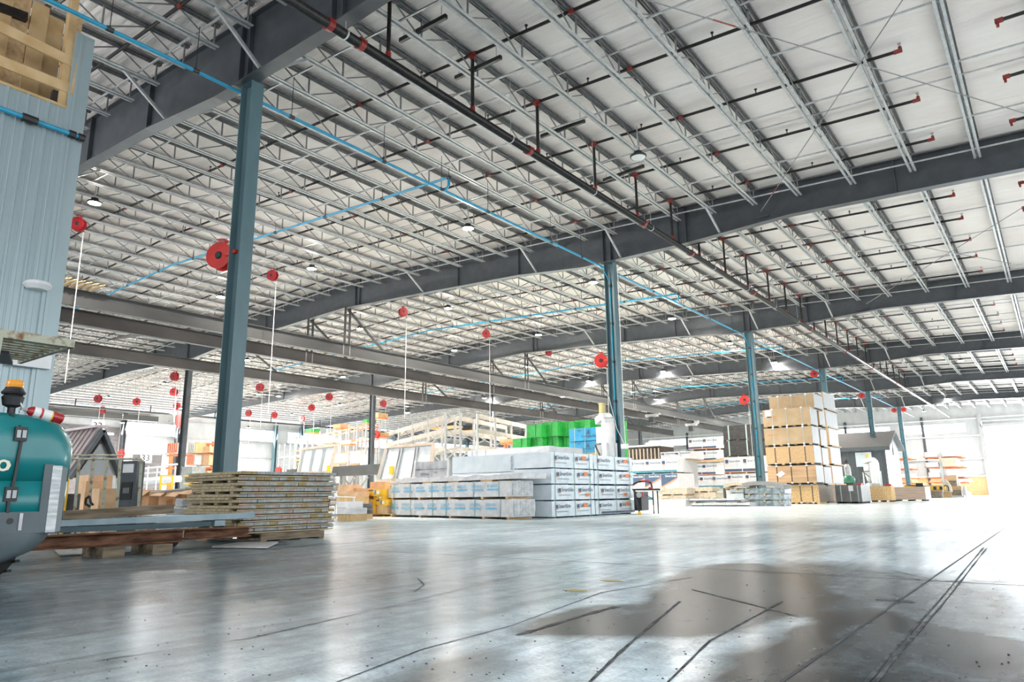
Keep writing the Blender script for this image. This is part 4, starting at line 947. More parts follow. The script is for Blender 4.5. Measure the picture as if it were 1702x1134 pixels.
t = lay_bar('cut_board', 'foam', AX(245, 860, -10.3), AX(268, 858, -10.3), .3, .05, 'short white foam offcut on the beam pile', 'offcut')
lay_bar('cut_board', 'foam', AX(108, 875, -9.6), AX(125, 874, -9.6), .15, .03, 'small pale board end sticking out behind the forklift', 'offcut')
q = AX(290, 905, -9.6); g = MB(); g.lathe((-9.75, q.y, .1), (1, 0, 0), [(0, .09), (.1, .09)], 16); tag(g.build('caster_wheel', M['tyre']), 'dark round wheel behind the timber block under the beams', 'wheel')
g = MB(); A_ = AZ(352, 912, 0); C_ = AZ(445, 913, 0); D_ = AZ(462, 904, 0); E_ = AZ(395, 905, 0)
g.poly([(p.x, p.y, .01) for p in (A_, C_, D_, E_)], (0, 0, .02)); tag(g.build('steel_sheet', M['galv']), 'flat bare metal strip lying on the floor before the panel stack', 'sheet')
g = MB(); A_ = AZ(130, 935, 0); g.poly([AZ(100, 925, .004), AZ(330, 912, .004), AZ(480, 905, .004), AZ(470, 900, .004), AZ(300, 905, .004), AZ(90, 915, .004)], (0, 0, .006)); tag(g.build('rubber_mat', M['tealdark']), 'dark thin mat lying under the beam pile', 'mat')

# ================================================================== stack of wooden deck panels
DX = -9.72; DY = AX(402, 800, DX).y
t0 = DY; t1 = AX(558, 830, DX).y; dx0 = -11.15
px0 = .0
pl_z = .12
g = MB()
tp = thing('wooden_pallet', 'low wooden pallet carrying the stack of deck panels', 'pallet')
pallet(-10.9, DX + .05, DY + .35, t1 - .25, 0, pl_z, tp, name='pallet_frame'); 
random.seed(3)
NP = 11; H0, H1 = pl_z, AX(402, 783, DX).z
ph = (H1 - H0) / NP
for i in range(NP):
    z = H0 + ph * i; jx = random.uniform(-.05, .05); jy = random.uniform(-.06, .06); jl = random.uniform(-.1, .08)
    od = ['lowest'] + [ORD[q] for q in range(2, NP)] + ['topmost']
    t = thing('deck_panel', '%s wooden deck panel in the tall stack right of the big column' % (od[i] + ('' if i in (0, NP - 1) else ' from the floor')), 'panel', (jx, jy, z), group='stacked wooden deck panels')
    th = ph * .56; g = MB(); yy = t0; n = 13; wb_ = (t1 - t0) / n
    for q in range(n):
        g.mi = random.choice((0, 0, 0, 0, 1, 1, 2)); xx = random.uniform(-.012, .012)
        g.box(dx0 + jl + .0, DX + xx, yy + .002, yy + wb_ - .003, ph - th * 1.0, ph - .001); yy += wb_
    g.build('deck_boards', [M['ends'], M['ends2'], M['ends3']], t)
    g = MB(); g.box(dx0 + jl - .01, DX - .02, t0 - .03, t0 + .03, ph * .5, ph - .004); g.build('side_board', M['woodg'], t)
    for e in range(2):
        z0_ = .004 if e == 0 else 0
        g = MB(); x_ = (DX - .03, dx0 + .05)[e]; g.box(x_ - .035, x_, t0 - .01, t1, .004, ph * .28); g.build('edge_joist', M['woodg'], t)
    B(dx0 + .3, DX - .12, t0 + .12, t1 - .03, -.004, ph * .46).build('dark_core', M['darkgap'], t)  # added dark core that paints the gaps between boards as shade
    for e in range(3):
        x_ = (-10.05, -10.45, -10.85)[e]; g = MB(); g.box(x_, x_ + .09, t0 - .01, t0 + .5, .004, ph * .52); g.build('spacer_block', M['ends3' if e == 1 else 'woodg'], t)
    if i % 2 == 0:
        g = MB(); g.box(dx0 + jl - .08, DX - .2, t0 - .05, t0 + .02, 0.0, ph * .4); g.build('lower_board', M['woodg'], t)

# ================================================================== little house, cage and kiosk behind the beams
hd = 17.5
pk = AD(168, 712, hd); t = thing('little_gable_house', 'small gable house with ribbed metal roof and glass gable behind the beams', 'house')
# gable plane faces +y-ish towards the right; build in the plane x = const
HX = pk.x; gl = AX(105, 800, HX); gr_ = AX(200, 790, HX)
apx = Vector((HX, AX(168, 712, HX).y, pk.z))
def G(px, py, dx=0): q = AX(px, py, HX); return Vector((HX + dx, q.y, q.z))
dirx = Vector((-2.6, -.15, -.0)); apexb = AX(168, 712, HX)
roofl = [G(168, 711), G(112, 790)]
vback = AD(108, 722, 20.0) - G(168, 711); vback = Vector((-4.2, -.9, 0)) if True else vback
g = MB(); nrib = 13; a, b = G(168, 711), G(113, 792)
vb = AX(100, 728, HX) ;
# ribbed left slope receding to -x
g.poly([a, b, b + Vector((-3.6, 0, 0)), a + Vector((-3.6, 0, 0))], (0, 0, .04))
for i in range(nrib): q = Vector((-3.6 * i / nrib - .05, 0, .05)); g.bar(a + q, b + q, .07, .05)
g.build('left_roof_slope', M['rooftin'], t)
c_ = G(200, 790); g = MB(); g.poly([a, c_, c_ + Vector((-3.6, 0, 0)), a + Vector((-3.6, 0, 0))], (0, 0, .04)); g.build('right_roof_slope', M['rooftin'], t)
g = MB(); g.bar(a + Vector((.03, 0, .03)), a + Vector((-3.6, 0, .03)), .3, .06); g.build('ridge_cap', M['rooftin'], t)
g = MB()
for q in ((113, 792), (200, 790)): e = G(*q); g.bar(G(168, 716) + Vector((.05, 0, 0)), e + Vector((.05, 0, -.05)), .08, .26, up=(1, 0, 0))
g.build('barge_board', M['dgrey'], t)
g = MB(); g.poly([G(166, 738), G(132, 785), G(132, 822), G(192, 822), G(196, 800), G(186, 765), G(172, 738)], (-.02, 0, 0)); g.build('gable_glass', M['glassc'], t)
g = MB(); g.box(HX - 3.2, HX - .3, G(118, 800).y, G(122, 800).y, 0, 1.7); g.box(HX - 3.4, HX - 3.3, G(118, 800).y, G(205, 800).y, 0, 1.9); g.build('side_wall', M['wood'], t)
for i, (x0, x1, y0, y1, dpt, lab) in enumerate([(125, 160, 800, 835, 14.8, 'brown cardboard carton behind the cage bars, left'), (150, 182, 812, 838, 14.2, 'brown cardboard carton behind the cage bars, right'), (128, 172, 790, 815, 15.6, 'wrapped brown parcel stack seen through the glass gable')]):
    p0, p1 = AD(x0, y1, dpt), AD(x1, y0, dpt); g = MB(); g.rough_box(p0.x, p1.x, p0.y, p0.y + .5, 0, p1.z, .01, .2, i); tag(g.build('cardboard_carton', M['card']), lab, 'carton')
# cage of pale steel bars
t = thing('steel_cage_panel', 'rust-flecked cream steel cage bars standing behind the timber plank', 'cage')
cdp = 10.9
rails = [((105, 757), (205, 757)), ((100, 763), (236, 763))]
for (a, b) in rails: g = MB(); g.tube(AD(*a, cdp + (.6 if a[1] == 757 else 0)), AD(*b, cdp + (.6 if a[1] == 757 else 0)), .016, 8); g.build('rail', M['creamsteel'], t)
for (xt, xb, y1) in ((132, 126, 843), (155, 150, 843), (178, 172, 842), (200, 196, 840), (235, 233, 838), (104, 98, 845)):
    a, b = AD(xt, 764, cdp), AD(xb, y1, cdp); b2 = Vector((b.x, b.y, 0.0)); g = MB(); g.bar(a, b2, .035, .03); g.build('upright', M['creamsteel'], t)
# kiosk
p0, p1 = AD(199, 840, 11.6), AD(231, 766, 11.6); t = thing('electrical_kiosk', 'dark grey upright machine cabinet with white screen and black grille', 'cabinet')
x0, x1 = p0.x, p1.x + .0; y0 = p0.y; g = MB(); g.box(x0, x1, y0, y0 + .16, 0, p1.z); 
ctr = ((x0 + x1) / 2, y0, 0); an = math.radians(18)
def kk(g): return g.xf(rotz(an, ctr))
kk(g).build('housing', M['dgrey'], t); wv = x1 - x0; hz = p1.z
kk(MB().box(x0 + wv * .22, x0 + wv * .82, y0 - .02, y0, hz - .19, hz - .05)).build('screen', M['white'], t)
g = kk(MB().box(x0 + wv * .2, x0 + wv * .85, y0 - .015, y0, hz - .62, hz - .34)); gr2 = g.build('grille', M['black'], t)
g = MB()
for i in range(5): g.box(x0 + wv * (.36 + .08 * i), x0 + wv * (.38 + .08 * i), y0 - .022, y0 - .015, hz - .52, hz - .43)
kk(g).build('grille_slots', M['galv'], gr2)
kk(MB().box(x0 + wv * .1, x0 + wv * .8, y0 - .025, y0, .32, .38)).build('lower_ledge', M['tealsteel'], t)
g = MB(); q = AD(107, 835, 11.4); g.tube((q.x, q.y, 0), (q.x + .02, q.y, 1.0), .03, 8); tag(g.build('yellow_post', M['yellow']), 'yellow guard post just right of the forklift plate', 'post')
g = MB(); q = AD(115, 850, 11.9); g.lathe((q.x, q.y, 0), (0, 0, 1), [(0, .14), (.75, .14)], 16); tag(g.build('black_drum', M['black']), 'black cylinder standing behind the yellow post', 'drum')
g = MB(); q = AD(150, 845, 10.5); P_ = [AD(150, 842, 10.5), AD(142, 838, 10.5), AD(143, 829, 10.5), AD(149, 825, 10.5), AD(151, 836, 10.5), AD(155, 840, 10.5)]; g.path(P_, .018, 6); tag(g.build('rubber_cable', M['black']), 'loop of black cable hanging over the cage bars', 'cable')
# cardboard sheets, foam blocks right of the kiosk
for i, (x0, x1, y0, y1, dpt, m_, lab, sn) in enumerate([(231, 262, 815, 850, 15.5, 'card', 'open brown cardboard box nearest the grey machine cabinet', 1), (262, 286, 816, 850, 15.3, 'card', 'open brown cardboard box, middle of the row behind the planks', 2), (286, 312, 817, 850, 15.0, 'card', 'brown cardboard box behind the white foam slabs', 3), (308, 336, 813, 850, 14.8, 'card', 'brown cardboard box touching the deck panel stack', 4)]):
    p0, p1 = AD(x0, y1, dpt), AD(x1, y0, dpt); g = MB(); g.rough_box(p0.x, p1.x, p0.y, p0.y + .7, 0, p1.z, .008, .3, sn); g.poly([(p0.x, p0.y, p1.z - .02), (p1.x, p0.y, p1.z - .02), (p1.x + .1, p0.y - .18, p1.z - .12), (p0.x, p0.y - .2, p1.z - .1)], (0, 0, .01))
    tag(g.build('cardboard_box', M[m_]), lab, 'box')
for i in range(4):
    p0, p1 = AD(291, 836, 12.6), AD(318, 831, 12.6); g = MB(); z = p0.z - .045 * (3 - i) + .03; g.rough_box(p0.x + .02 * (i % 2), p1.x + .02 * (i % 2), p0.y, p0.y + .4, z, z + .042, .004, .15, i); tag(g.build('foam_slab', M['foam']), '%s white foam slab in the small pile before the cardboard boxes' % ('lowest', 'second lowest', 'second highest', 'topmost')[i], 'foam slab', 'pile of white foam slabs')
p0, p1 = AD(270, 862, 12.4), AD(326, 842, 12.4); g = MB(); g.rough_box(p0.x, p1.x, p0.y - .1, p0.y + .4, 0, AD(300, 843, 12.4).z, .03, .12, 5); tag(g.build('film_wrapped_bundle', M['foam']), 'low bundle wrapped in crumpled white film under the foam slabs', 'bundle')
p0, p1 = AD(262, 818, 14.2), AD(335, 811, 14.2); g = MB(); g.bar(p0, p1, .5, .025); tag(g.build('foam_sheet', M['foam']), 'thin white sheet lying across the tops of the cardboard boxes', 'sheet')
# ================================================================== goods in the middle
def FB(xl, xr, yt, yb, dep, th=1.2, z0=None):
    xm = (xl + xr) / 2; Y = AD(xm, (yt + yb) / 2, dep).y
    ym = (yt + yb) / 2
    b = [AY(xl, ym, Y).x, AY(xr, ym, Y).x, Y, Y + th, AY(xm, yb, Y).z if z0 is None else z0, AY(xm, yt, Y).z]
    return b
def boxthing(name, lab, cat, b, m, part='body', group=None, amp=0, seed=1, step=.18, rz=0, sag=0):
    t = thing(name, lab, cat, (b[0], b[2], b[4]), rz, group=group)
    bb = (0, b[1] - b[0], 0, b[3] - b[2], 0, b[5] - b[4]); g = MB()
    if amp: g.rough_box(*bb, amp, step, seed, sag)
    else: g.box(*bb)
    g.build(part, M[m] if isinstance(m, str) else [M[q] for q in m], t, smooth=False)
    return t, bb
def text_front(t, bb, txt, fx, fz, size, m, name='printed_lettering', bold=.03):
    g = MB(); w = bb[1]; h = bb[5]; add_text(g, txt, (w * fx, -.035, h * fz), (1, 0, 0), (0, 0, 1), size, bold); return g.build(name, M[m], t)
def rect_front(t, bb, x0, x1, z0, z1, m, name='printed_band', e=.03):
    w, h = bb[1], bb[5]; return B(w * x0, w * x1, -e - .004, -e, h * z0, h * z1).build(name, M[m], t)
def rect_right(t, bb, y0, y1, z0, z1, m, name='printed_band', e=.03):
    w, d, h = bb[1], bb[3], bb[5]; return B(w + e, w + e + .004, d * y0, d * y1, h * z0, h * z1).build(name, M[m], t)
def text_right(t, bb, txt, fy, fz, size, m, name='printed_lettering', bold=.03):
    g = MB(); add_text(g, txt, (bb[1] + .035, bb[3] * fy, bb[5] * fz), (0, 1, 0), (0, 0, 1), size, bold); return g.build(name, M[m], t)
def strap_local(t, bb, m, fx=(), fy=(), wd=.03):
    straps(bb, M[m], t, fx, fy, wd, .012)

# ---- white siding bundles, two stacks of four
SSX = -11.38
layers = [(751, 778.5), (779.5, 805.5), (806.5, 832.5), (833.5, 861)]
tops = [AX(914, y, SSX).z for y in (751, 779, 806, 833.5)] + [0.0]
yA, yB, yC = AX(916, 805, SSX).y, AX(987.5, 805, SSX).y, AX(1053.5, 805, SSX).y
yC = min(yC, 21.66)
ln = ['topmost', 'second from the top', 'third from the top', 'lowest']
for s_, (ya, yb) in enumerate(((yA, yB - .03), (yB + .03, yC))):
    for i in range(4):
        z1, z0 = tops[i], tops[i + 1]; sh = -.03 * s_
        b = [SSX - 1.28, SSX + .01 * (i % 2), ya, yb, z0 + .035, z1 + sh * .5]
        lab = 'white wrapped siding bundle, %s in the %s stack' % (ln[i], 'left labelled' if s_ == 0 else 'right labelled')
        t, bb = boxthing('siding_bundle', lab, 'bundle', b, 'wrapw', 'wrapped_pack', 'labelled white siding bundles', amp=.014, seed=i + 4 * s_, step=.1)
        g = MB(); d_ = bb[3]
        for f in (.08, .5, .9): g = MB(); g.box(0, bb[1] - .02, d_ * f - .05, d_ * f + .05, -.035, .0); g.build('bearer', M['navy'], t)
        H = bb[5]; o1 = .12 + .04 * ((i * 7 + s_ * 3) % 3) - .05; o2 = .56 + .03 * ((i + s_) % 3)
        for o_ in (o1, o2):
            rect_right(t, bb, o_, o_ + .045, .52, .76, 'navy', 'logo_block'); rect_right(t, bb, o_, o_ + .045, .44, .50, 'orange', 'logo_block'); text_right(t, bb, 'SmartSide', o_ + .06, .55, .155, 'navy')
            rect_right(t, bb, o_ + .005, o_ + .27, .30, .33, 'navy', 'fine_print_line')
        rect_right(t, bb, o2 + (.14 if i != 2 else .16), o2 + .24, .58 if i != 2 else .2, .82 if i != 2 else .42, 'orange', 'orange_sticker', .034)
        strap_local(t, bb, 'strap', (), (.08, .52, .9), .02)
        if i == 3 and s_ == 1: rect_right(t, bb, .12, .99, .05, .20, 'navy')
# stack left of it
b = [AY(752, 770, yA + .1).x, SSX - 1.36, yA + .1, yA + 2.4, 0, 0]
zz = [0, .45, .9, 1.32, AY(800, 757, yA + .1).z]
for i in range(4):
    t, bb = boxthing('siding_bundle', 'plain white wrapped bundle, %s in the stack behind the light-blue printed packs' % ln[3 - i], 'bundle', [b[0], b[1], b[2], b[3], zz[i], zz[i + 1] - .01], 'wrapw', 'wrapped_pack', amp=.012, seed=20 + i)
    if i == 3:
        g = MB(); add_text(g, 'SmartSide', (bb[1] - .04, -.035, .04), (0, 0, 1), (-1, 0, 0), .1, .03); g.build('printed_lettering', M['navy'], t)
# ---- long packs of mouldings with blue lettering
C0 = AZ(852, 864, 0); C0.z = 0; L0 = AZ(641, 859, 0); ang = math.atan2(C0.y - L0.y, C0.x - L0.x) ; ln_ = 6.0
for i, (z0, z1, off) in enumerate(((.06, .53, 0.0), (.60, 1.02, -.05))):
    org = C0 + Vector((cos(ang) * -ln_, sin(ang) * -ln_, 0)) + Vector((off * cos(ang), off * sin(ang), 0)); wd = .85
    t = thing('moulding_pack', '%s long white film-wrapped pack with repeated light-blue lettering' % ('lower', 'upper')[i], 'pack', (org.x, org.y, z0), ang)
    bb = (0, ln_, 0, wd, 0, z1 - z0); g = MB(); g.rough_box(*bb, .02, .1, 31 + i); g.build('film_wrap', M['wrapp'], t)
    g = MB(); g.box(ln_ - .02, ln_ + .012, .04, wd - .04, .03, z1 - z0 - .03)
    nr = 6
    for r_ in range(nr):
        for q in range(7): g.box(ln_, ln_ + .02, .05 + q * .108, .14 + q * .108, .04 + r_ * (z1 - z0 - .06) / nr, .025 + (r_ + .85) * (z1 - z0 - .06) / nr)
    g.build('board_ends', M['tubes'], t)
    for q in range(8):
        x = .18 + q * .68 + .12 * i; h_ = z1 - z0
        if x > ln_ - .6: continue
        g = MB(); add_text(g, 'arauco', (x, -.038, h_ * .62), (1, 0, 0), (0, 0, 1), .155, .03); g.build('printed_lettering', M['cyan'], t)
        B(x, x + .46, -.036, -.032, h_ * .42, h_ * .53).build('printed_band', M['cyan'], t)
    strap_local(t, bb, 'strap', (.07, .22, .41, .52, .74, .92), (), .022)
    if i: B(.06, .22, -.04, -.034, .3, .4).build('yellow_label', M['yellow'], t)
    for f in (.05, .3, .55, .8, .97): B(ln_ * f - .05, ln_ * f + .05, 0, wd, -.06, 0).build('bearer', M['woodp'], t)
org = C0 + Vector((cos(ang) * -(ln_ + .05), sin(ang) * -(ln_ + .05), 0)) + Vector((-sin(ang), cos(ang), 0)) * .1
t = thing('film_wrapped_boards', 'flat crumpled film-wrapped board pack lying on the light-blue lettered packs', 'pack', (org.x, org.y, 1.07), ang)
MB().rough_box(0, ln_ + .35, 0, .9, 0, .14, .03, .1, 44).build('film_wrap', M['wrapp'], t); B(.1, .3, -.03, .05, .1, .15).build('yellow_tag', M['yellow'], t)
for f in (.6, 1.8, 3.1, 4.6): B(f, f + .5, .02, .8, -.06, 0).build('bearer', M['woodp'], t)
# ---- printed rolls behind, with forklift gaps
for i, (yt, yb, lab) in enumerate([(746, 760, 'topmost'), (763, 776, 'middle'), (780, 792, 'lowest')]):
    b = FB(748 + i, 801, yt, yb, 23.2 , 2.4); b2 = [b[0], b[1] + (2.0 if i == 0 else .0), b[2] + .9, b[3] + .5, b[4], b[5]]
    t, bb = boxthing('siding_bundle', 'white wrapped bundle with black gaps beneath, %s of the three behind the moulding packs' % lab, 'bundle', b2, 'whiteb', 'wrapped_pack', amp=.012, seed=50 + i)
    for f in (.18, .33, .62): g = MB(); add_text(g, 'SmartSide', (bb[1] * f * (1 if i else .4), -.03, .02), (0, 0, 1), (-1, 0, 0), .06, .02); g.build('printed_lettering', M['navy'], t)
    B(.1, bb[1] - .05, .05, .8, -.07, 0).build('gap_shade', M['darkgap'], t)  # dark block painting the shade of the gap beneath
b = FB(690, 745, 767, 800, 23.0, .9); b[4] = 0
t, bb = boxthing('plastic_wrapped_boards', 'grey wrapped board pack with black handwriting above the blue-lettered packs', 'pack', b, 'edge', 'board_pack')
for z in (.55, .7, .85): B(0, bb[1], -.02, -.01, bb[5] * z, bb[5] * z + .01).build('board_gap', M['strapd'], t)
for (txt, fx, fz, sz) in (('Sierra', .05, .84, .1), ('SPFINA', .18, .74, .13), ('scrap', .22, .58, .12), ('2x4', .6, .78, .08)):
    text_front(t, bb, txt, fx, fz, sz, 'strapd', 'handwriting', .03)
B(-.02, .02, -.04, .02, 0, bb[5] + .05).build('white_post', M['white'], t); B(bb[1] - .02, bb[1] + .02, -.04, .02, 0, bb[5] + .05).build('white_post', M['white'], t)

# ---- film-covered window units leaning
def window_unit(lab, quad, dep, n, dark, tagm=None):
    """quad: four pixels bl, br, tr, tl; a timber crate frame with n glass bays under film"""
    t = thing('window_crate', lab, 'window unit'); bl, br, tr, tl = [AD(*q, d) for q, d in zip(quad, dep)]
    nrm = (br - bl).cross(tl - bl).normalized() * .06
    def pt(u, v): return bl.lerp(br, u).lerp(tl.lerp(tr, u), v)
    g = MB(); g.poly([pt(0, 0), pt(1, 0), pt(1, 1), pt(0, 1)], nrm * -1); g.build('film_cover', M['wrapp'], t)
    for (a, b) in (((0, 0), (1, 0)), ((1, 0), (1, 1)), ((1, 1), (0, 1)), ((0, 1), (0, 0))): g = MB(); g.bar(pt(*a) + nrm * .6, pt(*b) + nrm * .6, .13, .1); g.build('frame_board', M['framew'], t)
    for i in range(n):
        u0, u1 = (i + .12) / n, (i + .9) / n; g = MB(); g.poly([pt(u0, .05) + nrm * .2, pt(u1, .05) + nrm * .2, pt(u1, .93) + nrm * .2, pt(u0, .93) + nrm * .2], nrm * .3); pn = g.build('glass_bay', M['foamb'], t)
        g = MB(); g.bar(pt(u0, .05) + nrm * .8, pt(u0, .93) + nrm * .8, .12, .05); g.build('dark_edge_strip', M[dark], t)
    q = pt(.5, 0); w_ = abs(br.x - bl.x) * .45; g = MB(); g.box(q.x - w_, q.x + w_, q.y - .05, q.y + .5, 0, min(bl.z, br.z) - .02); g.build('support_stack', M['whiteb'], t)
    if tagm: g = MB(); q = pt(*tagm); g.box(q.x - .1, q.x + .1, q.y - .12, q.y - .06, q.z - .15, q.z + .15); g.build('yellow_label', M['yellow'], t)
M['framew'] = mat('beige_crate_frame', (.50, .41, .33), (.60, .51, .42), .6, 0, 3)
M['foamb'] = mat('pale_bluish_film', (.55, .6, .63), (.7, .73, .75), .25, 0, 4, bump=.2)
window_unit('large film-covered window unit leaning behind the topmost deck panel', [(497, 786), (549, 786), (559, 740), (505, 747)], (33, 32.5, 32.5, 33), 3, 'strapw', (.97, .15))
window_unit('large crated window unit leaning between the grey column and handwriting boards', [(629, 800), (716, 796), (722, 738), (644, 744)], (27.5, 25.5, 25.7, 27.7), 3, 'strapw', (.25, .3))

# ---- yellow tool boxes on a pallet, cardboard
tp = thing('wooden_pallet', 'low pallet under the yellow tool boxes left of the blue-lettered packs', 'pallet', (0, 0, 0)); pb_ = FB(585, 645, 857, 860, 20.6, 1.0, 0)
c = AZ(590, 859, 0); pallet(c.x - .1, c.x + 1.75, c.y, c.y + 1.0, 0, .1, tp, name='pallet_frame', m='woodp')
Yb = c.y
def YBX(xl, xr, yt, yb, dy=0.04, th=.6): return [AY(xl, (yt + yb) / 2, Yb + dy).x, AY(xr, (yt + yb) / 2, Yb + dy).x, Yb + dy, Yb + dy + th, max(.101, AY((xl + xr) / 2, yb, Yb + dy).z), AY((xl + xr) / 2, yt, Yb + dy).z]
for i, (xl, xr, yt, yb, m_, lab) in enumerate([(594, 625, 841, 855, 'yellow', 'large yellow tool carton on the pallet, bottom left'), (595, 624, 830, 840.7, 'yellow', 'yellow tool carton, second layer left'), (624.5, 643, 830, 840.7, 'yellow', 'yellow tool carton, second layer right'), (621, 637, 825, 829.8, 'yellow', 'flat yellow tool carton, third layer'),
                                           (588, 611, 812, 829.8, 'card', 'plain tan cardboard carton topping the yellow tool boxes'), (611.5, 636, 813, 824.8, 'yellow', 'yellow carton with a grey tool picture, topmost right'), (626, 642, 841, 857, 'woodp', 'buff paper-wrapped carton beside the lowest yellow carton')]):
    b = YBX(xl, xr, yt, yb); t, bb = boxthing('tool_carton', lab, 'carton', b, m_, 'carton', amp=.003, seed=i)
    if m_ == 'yellow':
        rect_front(t, bb, .06, .35, .72, .88, 'black', 'printed_name', .01); rect_front(t, bb, 0, .25, .0, .12, 'redbright', 'red_strip', .01)
        rect_front(t, bb, .6, .8, .25, .75, 'white', 'white_label', .01)
        g = MB(); w_, h_ = bb[1], bb[5]; g.lathe((w_ * .45, -.012, h_ * .35), (0, -1, 0), [(0, h_ * .22), (.01, h_ * .2)], 10); g.bar((w_ * .45, -.02, h_ * .4), (w_ * .55, -.02, h_ * .85), .01, .07, up=(0, 1, 0)); g.build('printed_tool', M['strapw'], t)
for i, (xl, xr, yt, yb, m_, lab, dep) in enumerate([(573, 594, 838, 842, 'pgrey', 'dark grey flat case, topmost of the pile left of the tool boxes', 21), (573, 594, 842.4, 848, 'pgrey', 'dark grey flat case, middle of the pile left of the tool boxes', 21), (575, 594, 848.4, 855, 'pgrey', 'dark grey flat case, lowest of the pile left of the tool boxes', 21),
        (560, 582, 845, 855, 'wrapp', 'clear plastic tub just right of the deck panel stack', 19.5), (561, 576, 834, 844, 'white', 'white tub with yellow content right of the deck panel stack', 20), (560, 577, 806, 822, 'card', 'small tan carton right of the deck panel stack top', 24), (577, 590, 818, 826, 'card', 'flat tan carton left of the tool boxes', 23), (615, 640, 801, 815, 'card', 'tan padded carton behind the tool boxes', 24)]):
    b = FB(xl, xr, yt, yb, dep, .6); 
    t, bb = boxthing('storage_case' if m_ == 'pgrey' else 'storage_box', lab, 'box', b, m_, 'shell', amp=.004, seed=i)
    if b[4] > .12 and i in (2, 3, 4, 5, 6, 7): B(0, bb[1], .02, bb[3], -b[4], -.003).build('stand', M['woodp'], t)
g = MB(); a, b_ = AD(556, 826, 22), AD(588, 827, 22); g.bar(a, b_, .5, .03); g.box(a.x, a.x + .05, a.y, a.y + .05, 0, a.z); g.box(b_.x - .05, b_.x, b_.y, b_.y + .05, 0, b_.z); tag(g.build('work_table', M['white']), 'white folding work table edge right of the deck panel stack', 'table')

# ---- mezzanine steel beam with Y braces
t = thing('mezzanine_frame', 'long pale steel beam on Y-braced posts behind the tool boxes', 'steel frame')
A_, B_ = AD(480, 788, 46), AD(660, 779, 36); g = MB(); g.bar(A_, B_, .3, .55); g.build('beam', M['cranelit'], t)
for (px, yb) in ((570, 808), (592, 820), (500, 805), (530, 808)):
    p = AD(px, 790, 41); g = MB(); g.bar((p.x, p.y, 0), p, .25, .25); g.build('post', M['galvdark'], t)
    for s_ in (-1, 1): g = MB(); g.bar(p + Vector((0, 0, -1.1)), p + Vector((s_ * 1.0, 0, -.15)), .08, .08); g.build('brace', M['galvdark'], t)
# ---- pallet racking with white uprights
def rack(lab, p0, p1, n, zt_, levels, bm, orange=False, depth=1.2, beamsz=.14, goods=True, upm='white', xbr=True):
    t = thing('storage_rack', lab, 'rack'); p0 = Vector((p0.x, p0.y, 0)); p1 = Vector((p1.x, p1.y, 0)); d = (p1 - p0); u = d.normalized(); nn = Vector((-u.y, u.x, 0)); nn = nn if nn.y > 0 else -nn
    for i in range(n + 1):
        q = p0 + d * (i / n)
        for s_ in (0, depth): g = MB(); g.bar(q + nn * s_, q + nn * s_ + Vector((0, 0, zt_)), .14, .12); g.build('upright', M[upm], t)
        g = MB()
        if xbr:
            z = .6
            while z < zt_ - .8: g.bar(q + Vector((0, 0, z)), q + nn * depth + Vector((0, 0, z + .9)), .04, .04); g.bar(q + nn * depth + Vector((0, 0, z)), q + Vector((0, 0, z + .9)), .04, .04); z += 1.1
            g.build('cross_bracing', M[upm], t)
    for z in levels:
        for s_ in (0, depth): g = MB(); g.bar(p0 + nn * s_ + Vector((0, 0, z)), p1 + nn * s_ + Vector((0, 0, z)), .06, beamsz); g.build('shelf_beam', M[bm], t)
    return t, p0, d, nn
M['rackup'] = mat('pale_grey_rack_steel', (.36, .36, .36), (.45, .45, .44), .45, .2, 2); M['rackcream'] = mat('cream_rack_beam', (.36, .32, .27), (.45, .41, .35), .5, 0, 2)
rack('long tall rack of white uprights and orange shelves left of the grey column', AD(488, 800, 73), AD(606, 800, 58), 10, AD(606, 697, 58).z, [AD(606, y, 58).z for y in (776, 748, 728, 705)], 'orangerack', upm='rackup')
rack('shorter white rack uprights before the bright end of the side wall', AD(462, 800, 76), AD(500, 800, 72), 4, 6.3, (3.2, 4.9), 'white', upm='rackup')
rack('tall cream beam rack right of the grey column', AD(641, 800, 56), AD(740, 800, 44), 4, AD(740, 683, 44).z, [AD(740, y, 44).z for y in (745, 714, 691)], 'rackcream', depth=1.0, beamsz=.3, upm='rackup')
rack('tall cream beam rack reaching toward the green bundles', AD(756, 800, 45.5), AD(842, 800, 53), 3, AD(752, 683, 44).z, [AD(752, y, 44).z for y in (742, 712, 687)], 'rackcream', depth=1.6, beamsz=.3, upm='rackup')
rng = random.Random(5); gi = 0
cols_ = ['woodp', 'woodp', 'green', 'foam', 'mdfb', 'orangerack', 'foam']
gd = [('timber_bundle', 'woodp', 'pale timber bundle'), ('wrapped_bundle', 'foam', 'white wrapped bundle'), ('green_bundle', 'green', 'small green bundle'), ('board_bundle', 'mdfb', 'brown board bundle')]
for (px, py, w_, h_, k_) in [(513, 716, 10, 6, 2), (560, 708, 12, 6, 3), (607, 700, 6, 6, 2), (520, 760, 16, 7, 1), (545, 733, 16, 7, 1), (575, 735, 14, 6, 1), (566, 762, 18, 14, 1), (590, 760, 16, 20, 1), (603, 765, 9, 18, 1), (540, 773, 15, 6, 3), (562, 783, 12, 4, 3), (585, 782, 12, 4, 3), (625, 690, 8, 7, 0), (627, 722, 7, 6, 0)]:
    gi += 1; b = FB(px - w_ / 2, px + w_ / 2, py - h_ / 2, py + h_ / 2, 71 - (px - 490) * .115, 1.0); nm, m_, lb = gd[k_]
    t, bb = boxthing(nm, '%s on the long white rack, %s counting from its left end' % (lb, ORD[gi]), 'bundle', b, m_, 'load')
    B(0, bb[1], 0, bb[3], -.1, 0).build('shelf_deck', M['orangerack'], t)
